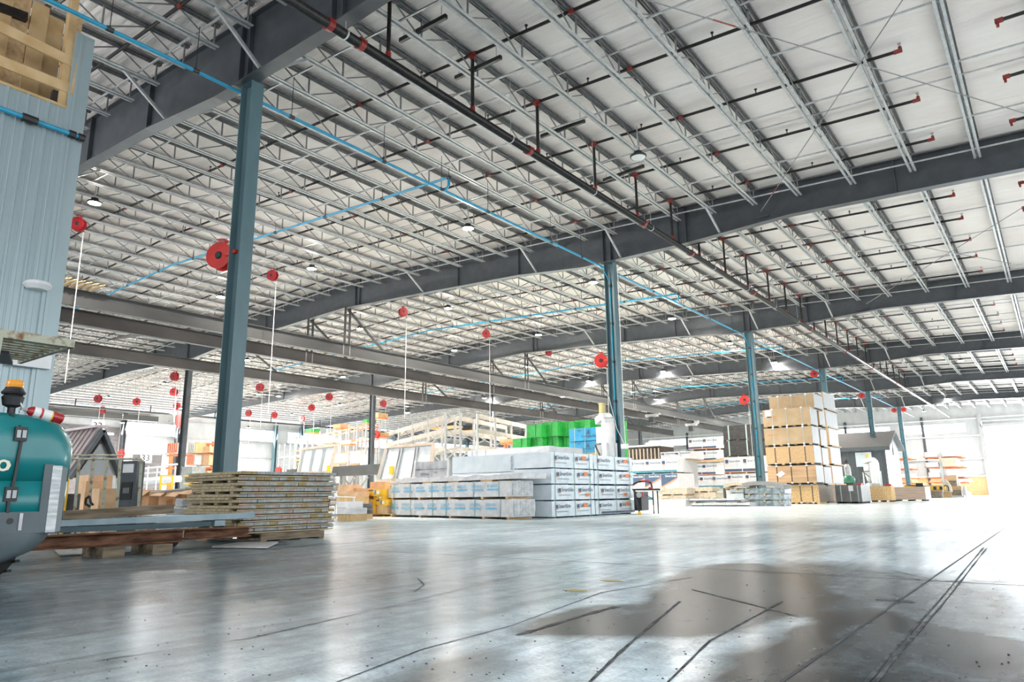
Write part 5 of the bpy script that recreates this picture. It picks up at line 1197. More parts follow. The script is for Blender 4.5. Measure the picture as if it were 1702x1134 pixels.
for (a, b_, lab) in [((700, 683), (742, 678), 'dark wrapped load on the top shelf of the cream rack'), ((745, 690), (770, 697), 'dark load beside the cream rack corner')]:
    p = FB(a[0] + 12, b_[0] + 12, a[1] + 18, a[1] + 26, 50, 1.0); t, bb = boxthing('wrapped_bundle', lab, 'bundle', p, 'blackw', 'load'); B(0, bb[1], 0, bb[3], -.12, 0).build('shelf_deck', M['woodp'], t)
# ---- green bundles
GY = 30.0
k_ = 0
def gb(xl, xr, yt, yb, dep, lab, m='green', th=1.0, **kw):
    b = FB(xl, xr, yt, yb, dep, th); t, bb = boxthing('wrapped_insulation_bundle', lab, 'bundle', b, m, 'wrapped_pack', amp=.01, seed=int(xl)); return t, bb, b
for (xl, xr, yt, yb, lab) in [(852, 876, 729, 748, 'green wrapped bundle, leftmost of the lower row'), (877, 902, 728, 749, 'green wrapped bundle, second in the lower row'), (903, 928, 726, 752, 'green wrapped bundle, third in the lower row'), (929, 950, 726, 753, 'green wrapped bundle, lower row, partly behind the blue bundles'),
                              (875, 900, 706, 727.5, 'green wrapped bundle, leftmost of the upper row'), (901.5, 927, 702, 725.5, 'green wrapped bundle, second in the upper row'), (928, 954, 701, 725.5, 'green wrapped bundle, third in the upper row'), (955, 981, 698.5, 722, 'green wrapped bundle, fourth in the upper row above the blue ones'), (982, 1012, 698.5, 722, 'green wrapped bundle, upper row, behind the white dust collector')]:
    t, bb, b = gb(xl, xr, yt, yb, 31, lab)
    B(bb[1] * .55, bb[1] * .62, -.03, -.02, 0, bb[5]).build('film_seam', M['green'], t)
    if yb > 740: B(.05, bb[1] - .05, .05, bb[3], -b[4], 0).build('stand', M['mdfb'], t)
b = FB(1030, 1041, 700, 757, 34, .12); b[4] = 0; t, bb = boxthing('wrapped_insulation_bundle', 'tall narrow green strip of bundles just right of the second column', 'bundle', b, 'green', 'wrapped_pack', amp=.01)
b = FB(832, 852, 730, 735, 31.5, 1.0); t, bb = boxthing('board_bundle', 'pale board bundle on an orange shelf left of the green bundles', 'bundle', b, 'woodp', 'boards'); B(0, bb[1], 0, bb[3], -.1, 0).build('shelf_beam', M['orangerack'], t); B(.1, .2, .1, .2, -b[4], -.1).build('post', M['orangerack'], t)
for (yt, yb, lab) in ((711.5, 733, 'upper bright blue wrapped bundle with black triangle logo'), (734, 753, 'lower bright blue wrapped bundle with black triangle logo')):
    t, bb, b = gb(946, 995, yt, yb, 29, lab, 'bluew', 1.0)
    text_front(t, bb, 'Georgia-Pacific', .42, .26, .15, 'navy'); g = MB(); w_, h_ = bb[1], bb[5]; g.poly([(w_ * .60, -.04, h_ * .48), (w_ * .72, -.04, h_ * .48), (w_ * .66, -.04, h_ * .85)], (0, .004, 0)); g.build('triangle_logo', M['navy'], t)
    rect_front(t, bb, .3, .4, .78, .84, 'navy', 'fine_print_line'); rect_front(t, bb, .5, .58, .12, .15, 'navy', 'fine_print_line')
    strap_local(t, bb, 'strap', (.2, .56), (), .03)
    if yb > 740: B(.05, bb[1] - .05, .05, bb[3], -b[4], 0).build('stand', M['mdfb'], t)
# ---- dust collectors
def dust(lab, px, py_top, py_bot, dep, s):
    base = AD(px, py_bot, dep); topz = AD(px, py_top, dep).z; t = thing('dust_collector', lab, 'dust collector', (base.x, base.y, 0), math.radians(-36)); H = topz
    z = lambda f: H * f
    MB().lathe((s * .45, 0, z(.30)), (0, 0, 1), [(0, s * .42), (H * .50, s * .42)], 20).build('filter_canister', M['dustw'], t, smooth=True)
    MB().lathe((s * .45, 0, z(.30)), (0, 0, 1), [(0, s * .43), (.03, s * .43)], 20).build('band', M['galv'], t)
    MB().lathe((-s * .45, 0, z(.36)), (0, 0, 1), [(0, s * .1), (H * .25, s * .38), (H * .42, s * .38)], 18).build('cyclone_cone', M['dustw'], t, smooth=True)
    g = MB(); P_ = [Vector((-s * .8, 0, z(.84))), Vector((-s * .2, 0, z(.86))), Vector((s * .15, 0, z(.87))), Vector((s * .38, 0, z(.84))), Vector((s * .45, 0, z(.78)))]
    for a, b in zip(P_[:-1], P_[1:]): g.bar(a, b + (b - a) * .2, s * .62, s * .42 if a.x < .2 * s else s * .5)
    g.build('elbow_duct', M['dustw'], t)
    g = MB(); g.lathe((-s * .3, 0, z(.9)), (0, 0, 1), [(0, s * .21), (H * .085, s * .21), (H * .09, s * .23), (H * .1, s * .23)], 16); g.lathe((-s * .55, 0, z(.94)), (1, 0, 0), [(0, s * .08), (s * .2, s * .08)], 8); g.build('motor', M['sandp'], t)
    g = MB(); g.lathe((-s * .1 - s * .3, -s * .3, z(.30)), (0, 1, 0), [(0, s * .3), (s * .5, s * .3)], 20); g.build('fan_housing', M['dustw'], t)
    g = MB(); g.bar((-s * .85, -s * .4, z(.62)), (s * .1, -s * .4, z(.62)), .05, .05); g.bar((-s * .7, -s * .4, z(.61)), (s * .05, -s * .4, z(.5)), .04, .04); g.build('bracket', M['black'], t)
    for (x, y) in ((-s * .8, -s * .3), (-s * .8, s * .3), (s * .8, -s * .3), (s * .8, s * .3)): B(x - .03, x + .03, y - .03, y + .03, 0, z(.62)).build('leg', M['dustw'], t)
    B(-s * .1, s * .9, -s * .4, s * .4, 0, z(.27)).build('bag_bin', M['dustw'], t)
dust('white dust collector with yellow motor left of the second column', 1008, 667, 770, 24.2, .56)
dust('small cream dust collector standing before the dark grey house', 1452, 754, 812, 50, .72)
q = AD(1040, 743, 22.5); g = MB(); g.box(q.x - .12, q.x + .1, q.y - .1, q.y, q.z - .06, q.z + .09); o = tag(g.build('electrical_box', M['white']), 'small white box hanging by a cable on the right of the second column', 'box')
g = MB(); g.path([q + Vector((0, 0, .05)), AD(1037, 700, 22.4), AD(1033, 600, 22.3), AD(1026, 440, 22.3)], .012, 5); g.path([AD(1012, 660, 22.0), AD(1025, 712, 22.2), q], .012, 5); g.build('cable', M['hose'], o)
# ================================================================== goods right of the second column
def printed(t, bb, n, style, start=0.0, size=.16, logo=True):
    """repeat the printed panels over the front face"""
    w, h = bb[1], bb[5]; pw = w / n
    for i in range(math.ceil(n)):
        x0 = (i + start) * pw
        if x0 + pw * .95 > w + .01: continue
        f0, f1 = x0 / w, (x0 + pw * .94) / w
        if style in ('white', 'whiteb'):
            B(x0 + pw * .07, x0 + pw * .07 + size * 1.1, -.038, -.034, h * .62, h * .84).build('logo_block', M['navy'], t)
            B(x0 + pw * .07, x0 + pw * .07 + size * 1.1, -.038, -.034, h * .57, h * .61).build('logo_block', M['orange'], t)
            g = MB(); add_text(g, 'SmartSide', (x0 + pw * .07 + size * 1.5, -.04, h * .66), (1, 0, 0), (0, 0, 1), size, .03); g.build('printed_lettering', M['navy'], t)
            for q in (.46, .38): B(x0 + pw * .08, x0 + pw * .75, -.037, -.034, h * q, h * q + .012).build('fine_print_line', M['strapw'], t)
            if style == 'white':
                B(x0 + pw * .02, x0 + pw * .97, -.037, -.034, h * .06, h * .22).build('printed_band', M['navy'], t); B(x0 + pw * .02, x0 + pw * .97, -.037, -.034, h * .01, h * .05).build('printed_band', M['orange'], t)
                B(x0 + pw * .02, x0 + pw * .97, -.037, -.034, h * .93, h * .97).build('printed_band', M['strapw'], t)
        elif style == 'navy':
            g = MB(); g.poly([(x0, -.038, h * .97), (x0, -.038, h * .1), (x0 + pw * .96, -.038, h * .70), (x0 + pw * .96, -.038, h * .97)], (0, .003, 0)); g.build('printed_panel', M['navy'], t)
            g = MB(); g.bar((x0, -.04, h * .08), (x0 + pw * .96, -.04, h * .68), .004, .05, up=(0, 0, 1)); g.build('orange_stripe', M['orange'], t)
            g = MB(); add_text(g, 'SmartSide', (x0 + pw * .25, -.045, h * .76), (1, 0, 0), (0, 0, 1), size, .03); g.build('printed_lettering', M['white'], t)
YG2 = AD(1240, 760, 43.3).y
def FBY(xl, xr, yt, yb, Y, th):
    xm, ym = (xl + xr) / 2, (yt + yb) / 2
    return [AY(xl, ym, Y).x, AY(xr, ym, Y).x, Y, Y + th, AY(xm, yb, Y).z, AY(xm, yt, Y).z]
PK = [  # xl, xr, yt, yb, depth, material, style, n, start, label
    (1098, 1145, 751, 763, 41.5, 'whiteb', 'whiteb', 2, 0, 'white printed siding pack, short one topping the left group'),
    (1046, 1126.5, 763.5, 786, 41, 'whiteb', 'whiteb', 3, -.15, 'white printed siding pack with teal band, left group behind the saw stand'),
    (1046, 1127.5, 788, 812, 40.8, 'whiteb', 'navy', 3, -.1, 'white pack with navy diagonal print behind the saw stand'),
    (1144, 1203, 727, 746.5, 42.5, 'whiteb', 'white', 2.5, -.4, 'white printed pack, topmost left of the black wrapped bundles'),
    (1144, 1203, 749, 766, 42.4, 'whiteb', 'white', 2.5, -.4, 'white printed pack, second down left of the black wrapped bundles'),
    (1144, 1204, 770, 789.5, 42.3, 'whiteb', 'white', 2.6, -.1, 'white printed pack, third down left of the black wrapped bundles'),
    (1142, 1205, 790.5, 811, 42.2, 'whiteb', 'whiteb', 3, -.3, 'white printed pack with teal foot band, lowest left of the column'),
    (1204, 1277, 759, 785, 43.5, 'whiteb', 'white', 2.4, -.4, 'white printed pack directly beneath the black wrapped bundles'),
    (1205, 1278, 787, 808, 43.4, 'whiteb', 'white', 2.4, .1, 'white printed pack, second beneath the black wrapped bundles')]
for (xl, xr, yt, yb, dep, m_, st_, n_, s0, lab) in PK:
    b = FBY(xl, xr, yt, yb, YG2, 2.2) if xl > 1140 else FB(xl, xr, yt, yb, dep, 2.2); t, bb = boxthing('siding_bundle', lab, 'bundle', b, m_, 'wrapped_pack', 'printed white siding packs', amp=.006, seed=int(yt), step=.25)
    for i in range(3): B(bb[1] * (.1 + .38 * i), bb[1] * (.14 + .38 * i), 0, bb[3], -.1, 0).build('bearer', M['mdf'], t)
    printed(t, bb, n_, st_, max(0, s0) if s0 > 0 else 0, .17)
    if lab.find('teal') > 0: rect_front(t, bb, 0, .98, .0, .16, 'teal', 'printed_band', .034)
    strap_local(t, bb, 'strap', (.3, .72), (), .02)
    if xl > 1140 and xl < 1150 and yt > 745 and yt < 752: g = MB(); g.poly([(0, -.05, -.1), (bb[1], -.05, -.1), (bb[1], -.05, .12)], (0, .02, 0)); g.build('torn_flap', M['mdf'], t)
b = FB(1127.5, 1137, 764, 812, 41.2, 2.0, 0); boxthing('siding_bundle', 'plain white wrapped end of a tall pack between the printed groups', 'bundle', b, 'whiteb', 'wrapped_pack', amp=.012)
for z0_, dep in ((0, 42.5),):
    for (xl, xr, lab) in ((1146, 1202, 'left'), (1207, 1275, 'right')):
        b = FBY(xl, xr, 811 if xl < 1200 else 808.5, 830, YG2 + .05, 2.0); b[4] = 0; boxthing('siding_bundle', 'white pack at floor level hidden behind the low foam stacks, %s one' % xl.__class__.__name__.replace('int', lab), 'bundle', b, 'whiteb', 'wrapped_pack', amp=.006)
b = FB(1046, 1126, 812.5, 832, 41, 2.0, 0); t, bb = boxthing('siding_bundle', 'white pack at floor level seen behind the saw stand legs', 'bundle', b, 'whiteb', 'wrapped_pack', amp=.006); rect_front(t, bb, .3, .5, .3, .45, 'teal')
for (xl, xr, yt, yb, lab) in ((1202, 1248, 707, 731, 'upper black film-wrapped bundle left of the third column'), (1203, 1250, 732, 758, 'lower black film-wrapped bundle left of the third column'), (1264, 1277, 705, 731, 'upper black bundle between the column and the board stacks'), (1265, 1279, 732, 757, 'lower black bundle between the column and the board stacks')):
    b = FBY(xl, xr, yt, yb, YG2, 2.2); t, bb = boxthing('black_wrapped_bundle', lab, 'bundle', b, 'blackw', 'film_wrap', amp=.025, seed=int(yt + xl), step=.14)
    for i in range(3): B(bb[1] * (.1 + .38 * i), bb[1] * (.14 + .38 * i), 0, bb[3], -.07, 0).build('bearer', M['mdf'], t)
    if xr - xl > 30: strap_local(t, bb, 'strap', (.2, .84), (), .07)
# black strip-fronted crate row
t = thing('slatted_crate', 'dark crate with pale upright battens right of the green bundles', 'crate'); b = FB(1043, 1098, 743, 763, 46, 2.0)
B(*b).build('crate_body', M['darkgap'], t)
for i in range(9): x = b[0] + (b[1] - b[0]) * (i + .4) / 9; B(x, x + .07, b[2] - .04, b[2], b[4] - .02, b[5] - .12).build('batten', M['framew'], t)
B(b[0], b[1], b[2] - .1, b[3], b[5], b[5] + .12).build('lid', M['foam'], t)
b2 = FB(1072, 1100, 735, 743, 47, 1.5); t2, bb = boxthing('film_wrapped_load', 'small white wrapped load lying on the slatted crate', 'load', b2, 'foam', 'load', amp=.02)
b = FB(1043, 1098, 764, 790, 47.5, 2.0, 0); boxthing('siding_bundle', 'plain white stack carrying the slatted crate', 'bundle', [b[0], b[1], b[2], b[3], 0, b[5]], 'whiteb', 'wrapped_pack')
# low buff / film stacks on the floor
def low(xl, xr, yt, yb, dep, m_, lab, nm='foam_board_stack', amp=.02, th=1.0, sag=0, z0=None, step=.12, seed=1, sp=True):
    b = FB(xl, xr, yt, yb, dep, th, z0); b[4] = max(0.0, b[4]); t, bb = boxthing(nm, lab, 'stack', b, m_, 'boards', amp=amp, seed=seed, step=step, sag=sag)
    if b[4] > .03 and sp: 
        for i in range(3): B(bb[1] * (.08 + .4 * i), bb[1] * (.12 + .4 * i), 0, bb[3], -min(.09, b[4]), 0).build('bearer', M['woodp'], t)
    return t, bb, b
low(1096, 1142, 812, 822, 35.5, 'buff', 'upper rough buff foam stack behind the saw stand'); low(1094, 1141, 824, 829, 35.5, 'buff', 'lower rough buff foam stack behind the saw stand'); low(1092, 1140, 830, 840, 34.5, 'foam', 'low white film-wrapped stack at the left of the floor row', z0=0)
low(1143, 1183, 810, 817, 36, 'buff', 'upper tan foam stack in the middle of the floor row'); low(1143, 1190, 819, 828, 35.8, 'buff', 'lower tan foam stack in the middle of the floor row')
low(1125, 1160, 832, 840, 35, 'whiteb', 'white low pack under the tan foam stacks', z0=0)
t, bb, b = low(1146, 1232, 829.5, 834.5, 33, 'foam', 'upper flat white film-wrapped sheet pack on the floor', th=1.2)
strap_local(t, bb, 'strap', (.4, .9), (), .03); B(0, bb[1], -.03, -.02, .02, bb[5] * .5).build('printed_band', M['navy'], t)
t, bb, b = low(1150, 1246, 836, 843, 32.6, 'wrapp', 'lower flat white film-wrapped sheet pack on the floor', z0=0, th=1.2); strap_local(t, bb, 'strap', (.2, .6), (), .03); B(0, bb[1], -.03, -.02, .03, bb[5] * .4).build('printed_band', M['navy'], t)
low(1202, 1245, 806, 811.5, 33.4, 'buff', 'pale buff curved stack lying over the silver packs, left end', sag=-.12)
low(1213, 1236, 812.5, 819, 33.6, 'wrapw', 'pale blue flat pack under the buff stack, upper'); low(1214, 1236, 820, 830, 33.5, 'wrapw', 'pale blue flat pack under the buff stack, lower')
for (yt, yb, z0, lab) in ((811.5, 821, None, 'topmost silver film-wrapped pack in front of the board stacks'), (822, 831, None, 'middle silver film-wrapped pack in front of the board stacks'), (832, 842, 0, 'lowest silver film-wrapped pack in front of the board stacks')):
    t, bb, b = low(1238, 1303, yt, yb, 32.6, 'wrapg', lab, 'silver_wrapped_pack', .03, 1.1, z0=z0, step=.09, seed=int(yt)); strap_local(t, bb, 'strap', (.35, .75), (), .02)
# curved grey shingle slab
t = thing('curved_foam_slab', 'grey curved foam slab arching over the silver packs', 'slab'); b = FB(1233, 1302, 800, 810, 32.4, 1.2)
g = MB(); n = 12; W_ = b[1] - b[0]
for i in range(n):
    u0, u1 = i / n, (i + 1) / n; za, zb_ = [b[4] + .12 + .17 * sin(pi * (u * .85 + .18)) - .02 for u in (u0, u1)]
    xa, xb = b[0] + W_ * u0, b[0] + W_ * u1; h_ = .17
    g.hexa([(xa, b[2], za - h_), (xb, b[2], zb_ - h_), (xb, b[3], zb_ - h_), (xa, b[3], za - h_), (xa, b[2], za), (xb, b[2], zb_), (xb, b[3], zb_), (xa, b[3], za)])
g.build('slab', M['asph'], t)
# ---- mitre saw stand
t = thing('saw_stand', 'red and black mitre saw on a folding stand with a yellow foot', 'saw stand'); dep = 23
def S(px, py, d=0): return AD(px, py, dep + d)
g = MB(); g.bar(S(1052, 814), S(1096, 814), .25, .05); g.build('table', M['black'], t)
g = MB(); g.path([S(1052, 806), S(1060, 801), S(1075, 800), S(1082, 803), S(1084, 812)], .03, 8); g.build('saw_arm', M['black'], t)
MB().bar(S(1066, 800), S(1080, 800), .05, .06).build('red_handle', M['redbright'], t); MB().bar(S(1078, 812), S(1084, 811), .1, .06).build('red_table_insert', M['redbright'], t)
g = MB(); g.box(S(1056, 838).x, S(1073, 838).x, S(1060, 830).y - .1, S(1060, 830).y + .4, .1, S(1060, 818).z); g.build('tool_chest', M['black'], t)
g = MB(); g.lathe(S(1062, 823, -.25), ray(851, 800).normalized() * -1, [(0, .09), (.01, .07)], 16); g.build('round_badge', M['strapw'], t)
MB().bar(S(1068, 818, -.3), S(1069, 828, -.3), .03, .03).build('red_latch', M['redbright'], t)
for px in (1085, 1092.5): g = MB(); a = S(px, 816); g.bar(a, (a.x, a.y, 0), .03, .03); g.build('leg', M['black'], t)
g = MB(); a, bq = S(1054, 815, -.6), S(1063, 843, -1.0); bq.z = 0; g.bar(a, bq, .05, .05); g.build('leg', M['black'], t)
g = MB(); g.bar(a.lerp(bq, .88), bq, .07, .07); g.build('yellow_foot', M['yellow'], t); MB().bar(S(1073, 823), S(1086, 830), .02, .02).build('brace', M['black'], t)

# ================================================================== tall board stacks
c0 = AZ(1358, 837.5, 0); TY = c0.y - 1.2
TX = AY(1358, 837, TY).x
def tb(xl, xc, xr, yt, yb, dy, m, me_, lab, label=None, straps_=(.2, .5, .82), bm='darkgap'):
    Y = TY + dy; ym = (yt + yb) / 2; x0 = AY(xl, ym, Y).x; x1 = AY(xc, ym, Y).x; y1 = AX(xr, ym, x1).y
    z0, z1 = AY(xc, yb, Y).z, AY(xc, yt, Y).z
    if yb > 836 or z0 < .12: z0 = .07
    t = thing('board_bundle', lab, 'bundle', (x0, Y, z0), group=None); w, d, h = x1 - x0, max(.9, y1 - Y), z1 - z0
    g = MB(); g.box(0, w - .01, 0, d, 0, h); g.build('board_pack', M[m], t); B(w - .01, w, .003, d, 0, h).build('board_edges', M[me_], t)
    for i in range(4): B(w * (.02 + .3 * i), w * (.02 + .3 * i) + .14, 0, d, -.075, 0).build('bearer', M[m if i % 2 else 'wood'], t)
    B(.05, w - .05, .12, d - .1, -.07, -.002).build('shadow_fill', M['darkgap'], t)  # dark slab standing for the shade between the bearers
    for f in straps_:
        x = w * f; B(x - .02, x + .02, -.012, -.002, 0, h).build('strap', M['strapd' if yt > 735 else 'strapw'], t)
        for zz in (0, h): B(x - .05, x + .05, -.025, -.003, zz - .04, zz + .04).build('corner_guard', M['white'], t)
    return t, (0, w, 0, d, 0, h)
T1 = [(1278, 1353, 1367, 654, 677, .6, 'mdf', 'edge', 'brown board bundle topping the nearest tall stack'), (1268, 1347, 1358, 676, 705, 0, 'mdf', 'edge', 'brown board bundle with white paper label, second from the top'), (1270, 1350, 1361, 708, 736.5, 0, 'mdf', 'edge', 'brown board bundle, third from the top of the nearest tall stack'),
      (1273, 1353.5, 1365, 740, 769, 0, 'mdfb', 'edge', 'speckled orange-brown board bundle, middle of the nearest tall stack'), (1276, 1357, 1369, 773, 802, 0, 'ply', 'edge', 'plywood bundle with a loose white tag, second from the floor'), (1301, 1362, 1374, 806, 837.5, .3, 'osb', 'edgeb', 'strand board bundle at the foot of the nearest tall stack')]
for r_ in T1:
    t, bb = tb(*r_)
    if r_[3] == 676: B(.12, .45, -.02, -.003, bb[5] * .55, bb[5] * .98).build('paper_label', M['white'], t); B(.2, .7, -.02, -.003, bb[5] * .55, bb[5] * .6).build('orange_mark', M['orange'], t)
    if r_[3] == 708: B(.15, .7, -.02, -.003, bb[5] * .55, bb[5] * .6).build('orange_mark', M['orange'], t)
    if r_[3] == 773:
        g = MB(); g.poly([(.45, -.03, bb[5] * .5), (.65, -.03, bb[5] * .32), (.95, -.03, bb[5] * .55), (.75, -.03, bb[5] * .72)], (0, .02, 0)); g.build('loose_paper_tag', M['white'], t)
T2 = [(1357, 1361, 1370, 670, 707, 2.6, 'mdf', 'edge', 'white-edged board bundle, topmost of the second stack'), (1360, 1364, 1374, 713, 741, 2.8, 'mdf', 'edge', 'white-edged board bundle, upper middle of the second stack'), (1363, 1367, 1377, 744, 773, 2.8, 'mdfb', 'edge', 'white-edged board bundle, lower middle of the second stack'), (1367, 1370.5, 1382, 776, 804, 2.8, 'mdf', 'edge', 'white-edged board bundle, second from the floor of the second stack'), (1369, 1373, 1385, 806, 836.5, 3.0, 'edgeb', 'edgeb', 'dark brown board bundle at the foot of the second stack')]
T3 = [(1366, 1369, 1387, 651, 679, 5.4, 'mdf', 'edge', 'pale-edged board bundle topping the third stack'), (1368, 1373, 1391, 681, 709, 5.4, 'mdf', 'edge', 'pale-edged board bundle, second from the top of the third stack'), (1373, 1378, 1393, 711, 740, 5.4, 'mdfb', 'edge', 'pale-edged board bundle with brown strand face, third stack'), (1376, 1381, 1397, 742, 771, 5.4, 'mdfb', 'edge', 'pale-edged board bundle, third stack, second from the floor'), (1380, 1384, 1401, 774, 804, 5.4, 'mdfb', 'edge', 'pale-edged board bundle, lowest white one of the third stack'), (1384, 1386.5, 1390, 806, 836, 5.2, 'mdfb', 'edgeb', 'thin brown strand board pack at the foot of the third stack')]
for r_ in T2 + T3: tb(*r_, straps_=())
# dark grey bundle, OSB pack and lumber stack
TOPS = []
def pb3(xl, xc, xr, yt, yb, m, me_, lab, nm='board_bundle'):
    c = AZ(xc, yb, 0); Y = c.y; ym = (yt + yb) / 2; x0, x1 = AY(xl, ym, Y).x, c.x; y1 = AX(xr, ym, x1).y; z1 = AY(xc, yt, Y).z
    TOPS.append((Y, z1, x0, x1)); t = thing(nm, lab, 'bundle', (x0, Y, .0)); w, d, h = x1 - x0, max(.8, y1 - Y), z1
    B(0, w - .01, 0, d, .08, h).build('board_pack', M[m], t); B(w - .01, w, .003, d, .08, h).build('board_edges', M[me_], t)
    for i in range(3): B(w * (.02 + .42 * i), w * (.02 + .42 * i) + .12, 0, d, 0, .08).build('bearer', M['darkgap'], t)
    return t, (0, w, 0, d, 0, h)
t, bb = pb3(1389, 1434, 1447, 806.5, 837, 'pgrey', 'edge', 'dark grey wrapped board bundle with white shipping label')
for f in (.2, .55, .85): B(bb[1] * f, bb[1] * f + .04, -.012, 0, .08, bb[5]).build('strap', M['strap'], t)
B(bb[1] * .52, bb[1] * .7, -.018, -.013, bb[5] * .68, bb[5] * .98).build('paper_label', M['white'], t)
t, bb = pb3(1447, 1483.5, 1488, 808, 834.5, 'osb', 'osb', 'bright strand board pack standing next to the grey bundle')
M['planks'] = mat('pink_planed_board_stack', (.42, .32, .27), (.58, .47, .4), .6, 0, 3, (.5, .5, 14), bump=.1)
t, bb = pb3(1484, 1540, 1547, 809, 833, 'planks', 'edge', 'long low stack of pinkish boards beside the strand board pack', 'board_stack')
for i in range(5): B(0, bb[1], -.01, 0, bb[5] * (.2 + .17 * i), bb[5] * (.2 + .17 * i) + .02).build('board_gap', M['mdf'], t)
for (xl, xr, yt, yb, dy, m_, lab, nm) in [(1502, 1522, 801, 804, 1.0, 'yellow', 'yellow level and tools lying on the pinkish board stack', 'tool_pile'), (1522, 1534, 803, 809, .8, 'black', 'dark power tool case on the end of the pinkish board stack', 'tool_case'), (1471, 1482, 803, 806.5, 1.0, 'redbright', 'small red and black tool on the strand board pack', 'power_tool'), (1449, 1462, 803, 808, 1.0, 'foam', 'pale slab lying on the strand board pack', 'slab'), (1425, 1432, 803, 806, .8, 'redbright', 'small pink-red object on the dark grey bundle', 'scrap_piece')]:
    tp_ = TOPS[0 if xl < 1440 else (1 if xl < 1484 else 2)]; b = FBY(xl, xr, yt, yb, tp_[0] + .15, .5); h_ = b[5] - b[4]; b[4] = tp_[1] + .002; b[5] = b[4] + h_; b[0] = max(b[0], tp_[2]); b[1] = min(b[1], tp_[3]); t, bb = boxthing(nm, lab, 'tool', b, m_, 'body', amp=.02, step=.1)
    if m_ == 'yellow': MB().bar((.2, -.1, .1), (1.2, -.05, .02), .1, .05).build('black_grip', M['black'], t)

# ---- gas bottle and green canister
q = AD(1414, 806, 47); t = thing('gas_cylinder', 'tilting steel gas cylinder with black cap before the dark house', 'gas cylinder', (q.x, q.y, 0))
g = MB(); g.lathe((0, 0, 0), (-.05, 0, 1), [(0, .2), (2.2, .2), (2.4, .12)], 14); g.build('cylinder', M['galv'], t, smooth=True); g = MB(); g.lathe((-.12, 0, 2.42), (-.05, 0, 1), [(0, .13), (.2, .13), (.3, .06)], 12); g.build('cap', M['black'], t)
q = AD(1411, 806, 46); t = thing('green_canister', 'squat dark green glassy canister on the grey bundle', 'canister', (q.x, q.y, .0)); g = MB(); g.lathe((0, 0, 1.15), (0, 0, 1), [(0, .38), (.25, .4), (.42, .3), (.5, .1)], 18); g.build('canister', M['bottle'], t, smooth=True); B(-.3, .3, -.3, .3, 0, 1.15).build('stand', M['darkgap'], t)

# ---- dark house
HY = 64.0; t = thing('dark_grey_house', 'dark grey panelled small house with pale gable end near the end wall', 'house'); hc = AY(1476, 810, HY); hx0 = AY(1392, 790, HY).x; hx1 = AY(1476, 800, HY).x; hz = AY(1470, 742, HY).z; ry = AX(1494, 790, hx1).y
B(hx0 - 6, hx1, HY, HY + 6, 0, hz).build('front_wall', M['dgrey'], t)
for i in range(14): x = hx0 + (hx1 - hx0) * i / 12 - .3; B(x, x + .06, HY - .04, HY, 0, hz - .3).build('panel_seam', M['forkgrey'], t)
B(hx0 - 1, hx1, HY - .05, HY, hz * .43, hz * .43 + .1).build('panel_rail', M['forkgrey'], t)
B(hx1 - .02, hx1 + .05, HY + .0, HY + 6, 0, hz).build('pale_gable_wall', M['wrapw'], t); B(hx1 + .05, hx1 + .09, HY, HY + 6, hz * .43, hz * .43 + .08).build('gable_rail', M['white'], t)
pkz = AY(1494, 718, HY + 3).z; g = MB(); g.poly([(hx1 + .03, HY, hz), (hx1 + .03, HY + 6, hz), (hx1 + .03, HY + 3, pkz)], (.05, 0, 0)); g.build('pale_gable_top', M['wrapw'], t)
g = MB(); g.poly([(hx0 - 6, HY - .5, hz - .15), (hx1 + .5, HY - .5, hz - .15), (hx1 + .5, HY + 3, pkz), (hx0 - 6, HY + 3, pkz)], (0, 0, .12)); g.poly([(hx0 - 6, HY + 6.5, hz - .15), (hx1 + .5, HY + 6.5, hz - .15), (hx1 + .5, HY + 3, pkz), (hx0 - 6, HY + 3, pkz)], (0, 0, .12)); g.build('roof', M['asph'], t)
B(hx0 - 6, hx1 + .5, HY - .52, HY - .45, hz - .35, hz - .02).build('fascia', M['dgrey'], t)
xw = AY(1436, 765, HY).x; B(xw - .6, xw + .6, HY - .08, HY - .02, hz * .62, hz * .9).build('window', M['wrapw'], t)
g = MB(); q = AX(1485, 745, hx1 + .1); g.box(hx1 + .06, hx1 + .12, q.y - .3, q.y + .3, q.z - .6, q.z + .7); g.build('gable_window', M['dgrey'], t)

# ---- cantilever racks with orange arms near the end wall
def cant(lab, px, y_b, dep, zt_, arms, al, ar, seed):
    base = AD(px, y_b, dep); t = thing('cantilever_rack', lab, 'rack', (base.x, base.y, 0)); rng = random.Random(seed)
    for k in range(4):
        B(-.12, .12, .5 + 1.2 * k - .15, .5 + 1.2 * k + .15, 0, zt_).build('upright', M['strapw' if k == 0 else 'white'], t)
        for z in arms:
            g = MB(); y = .5 + 1.2 * k
            if al: g.bar((0, y, z), (-al, y, z + .1), .12, .14)
            if ar: g.bar((0, y, z), (ar, y, z + .0), .12, .14)
            g.build('orange_arm', M['orangerack'], t)
    return t, base
def load(t, base, x0, x1, z, h, m, lab, amp=.02, seed=0, y0=.1, y1=4.2):
    b = [base.x + x0, base.x + x1, base.y + y0, base.y + y1, z, z + h]; return boxthing('stored_load', lab, 'load', b, m, 'load', amp=amp, seed=seed, step=.3)
dp = 72; t, cb = cant('orange-armed cantilever rack before the end wall strand board', 1569, 815, dp, AD(1567, 751, dp).z, [AD(1567, y, dp).z for y in (760, 777, 794.5, 803)], 1.5, 1.9, 1)
ZZ = [AD(1567, y, dp).z + .08 for y in (760, 777, 794.5, 803)]
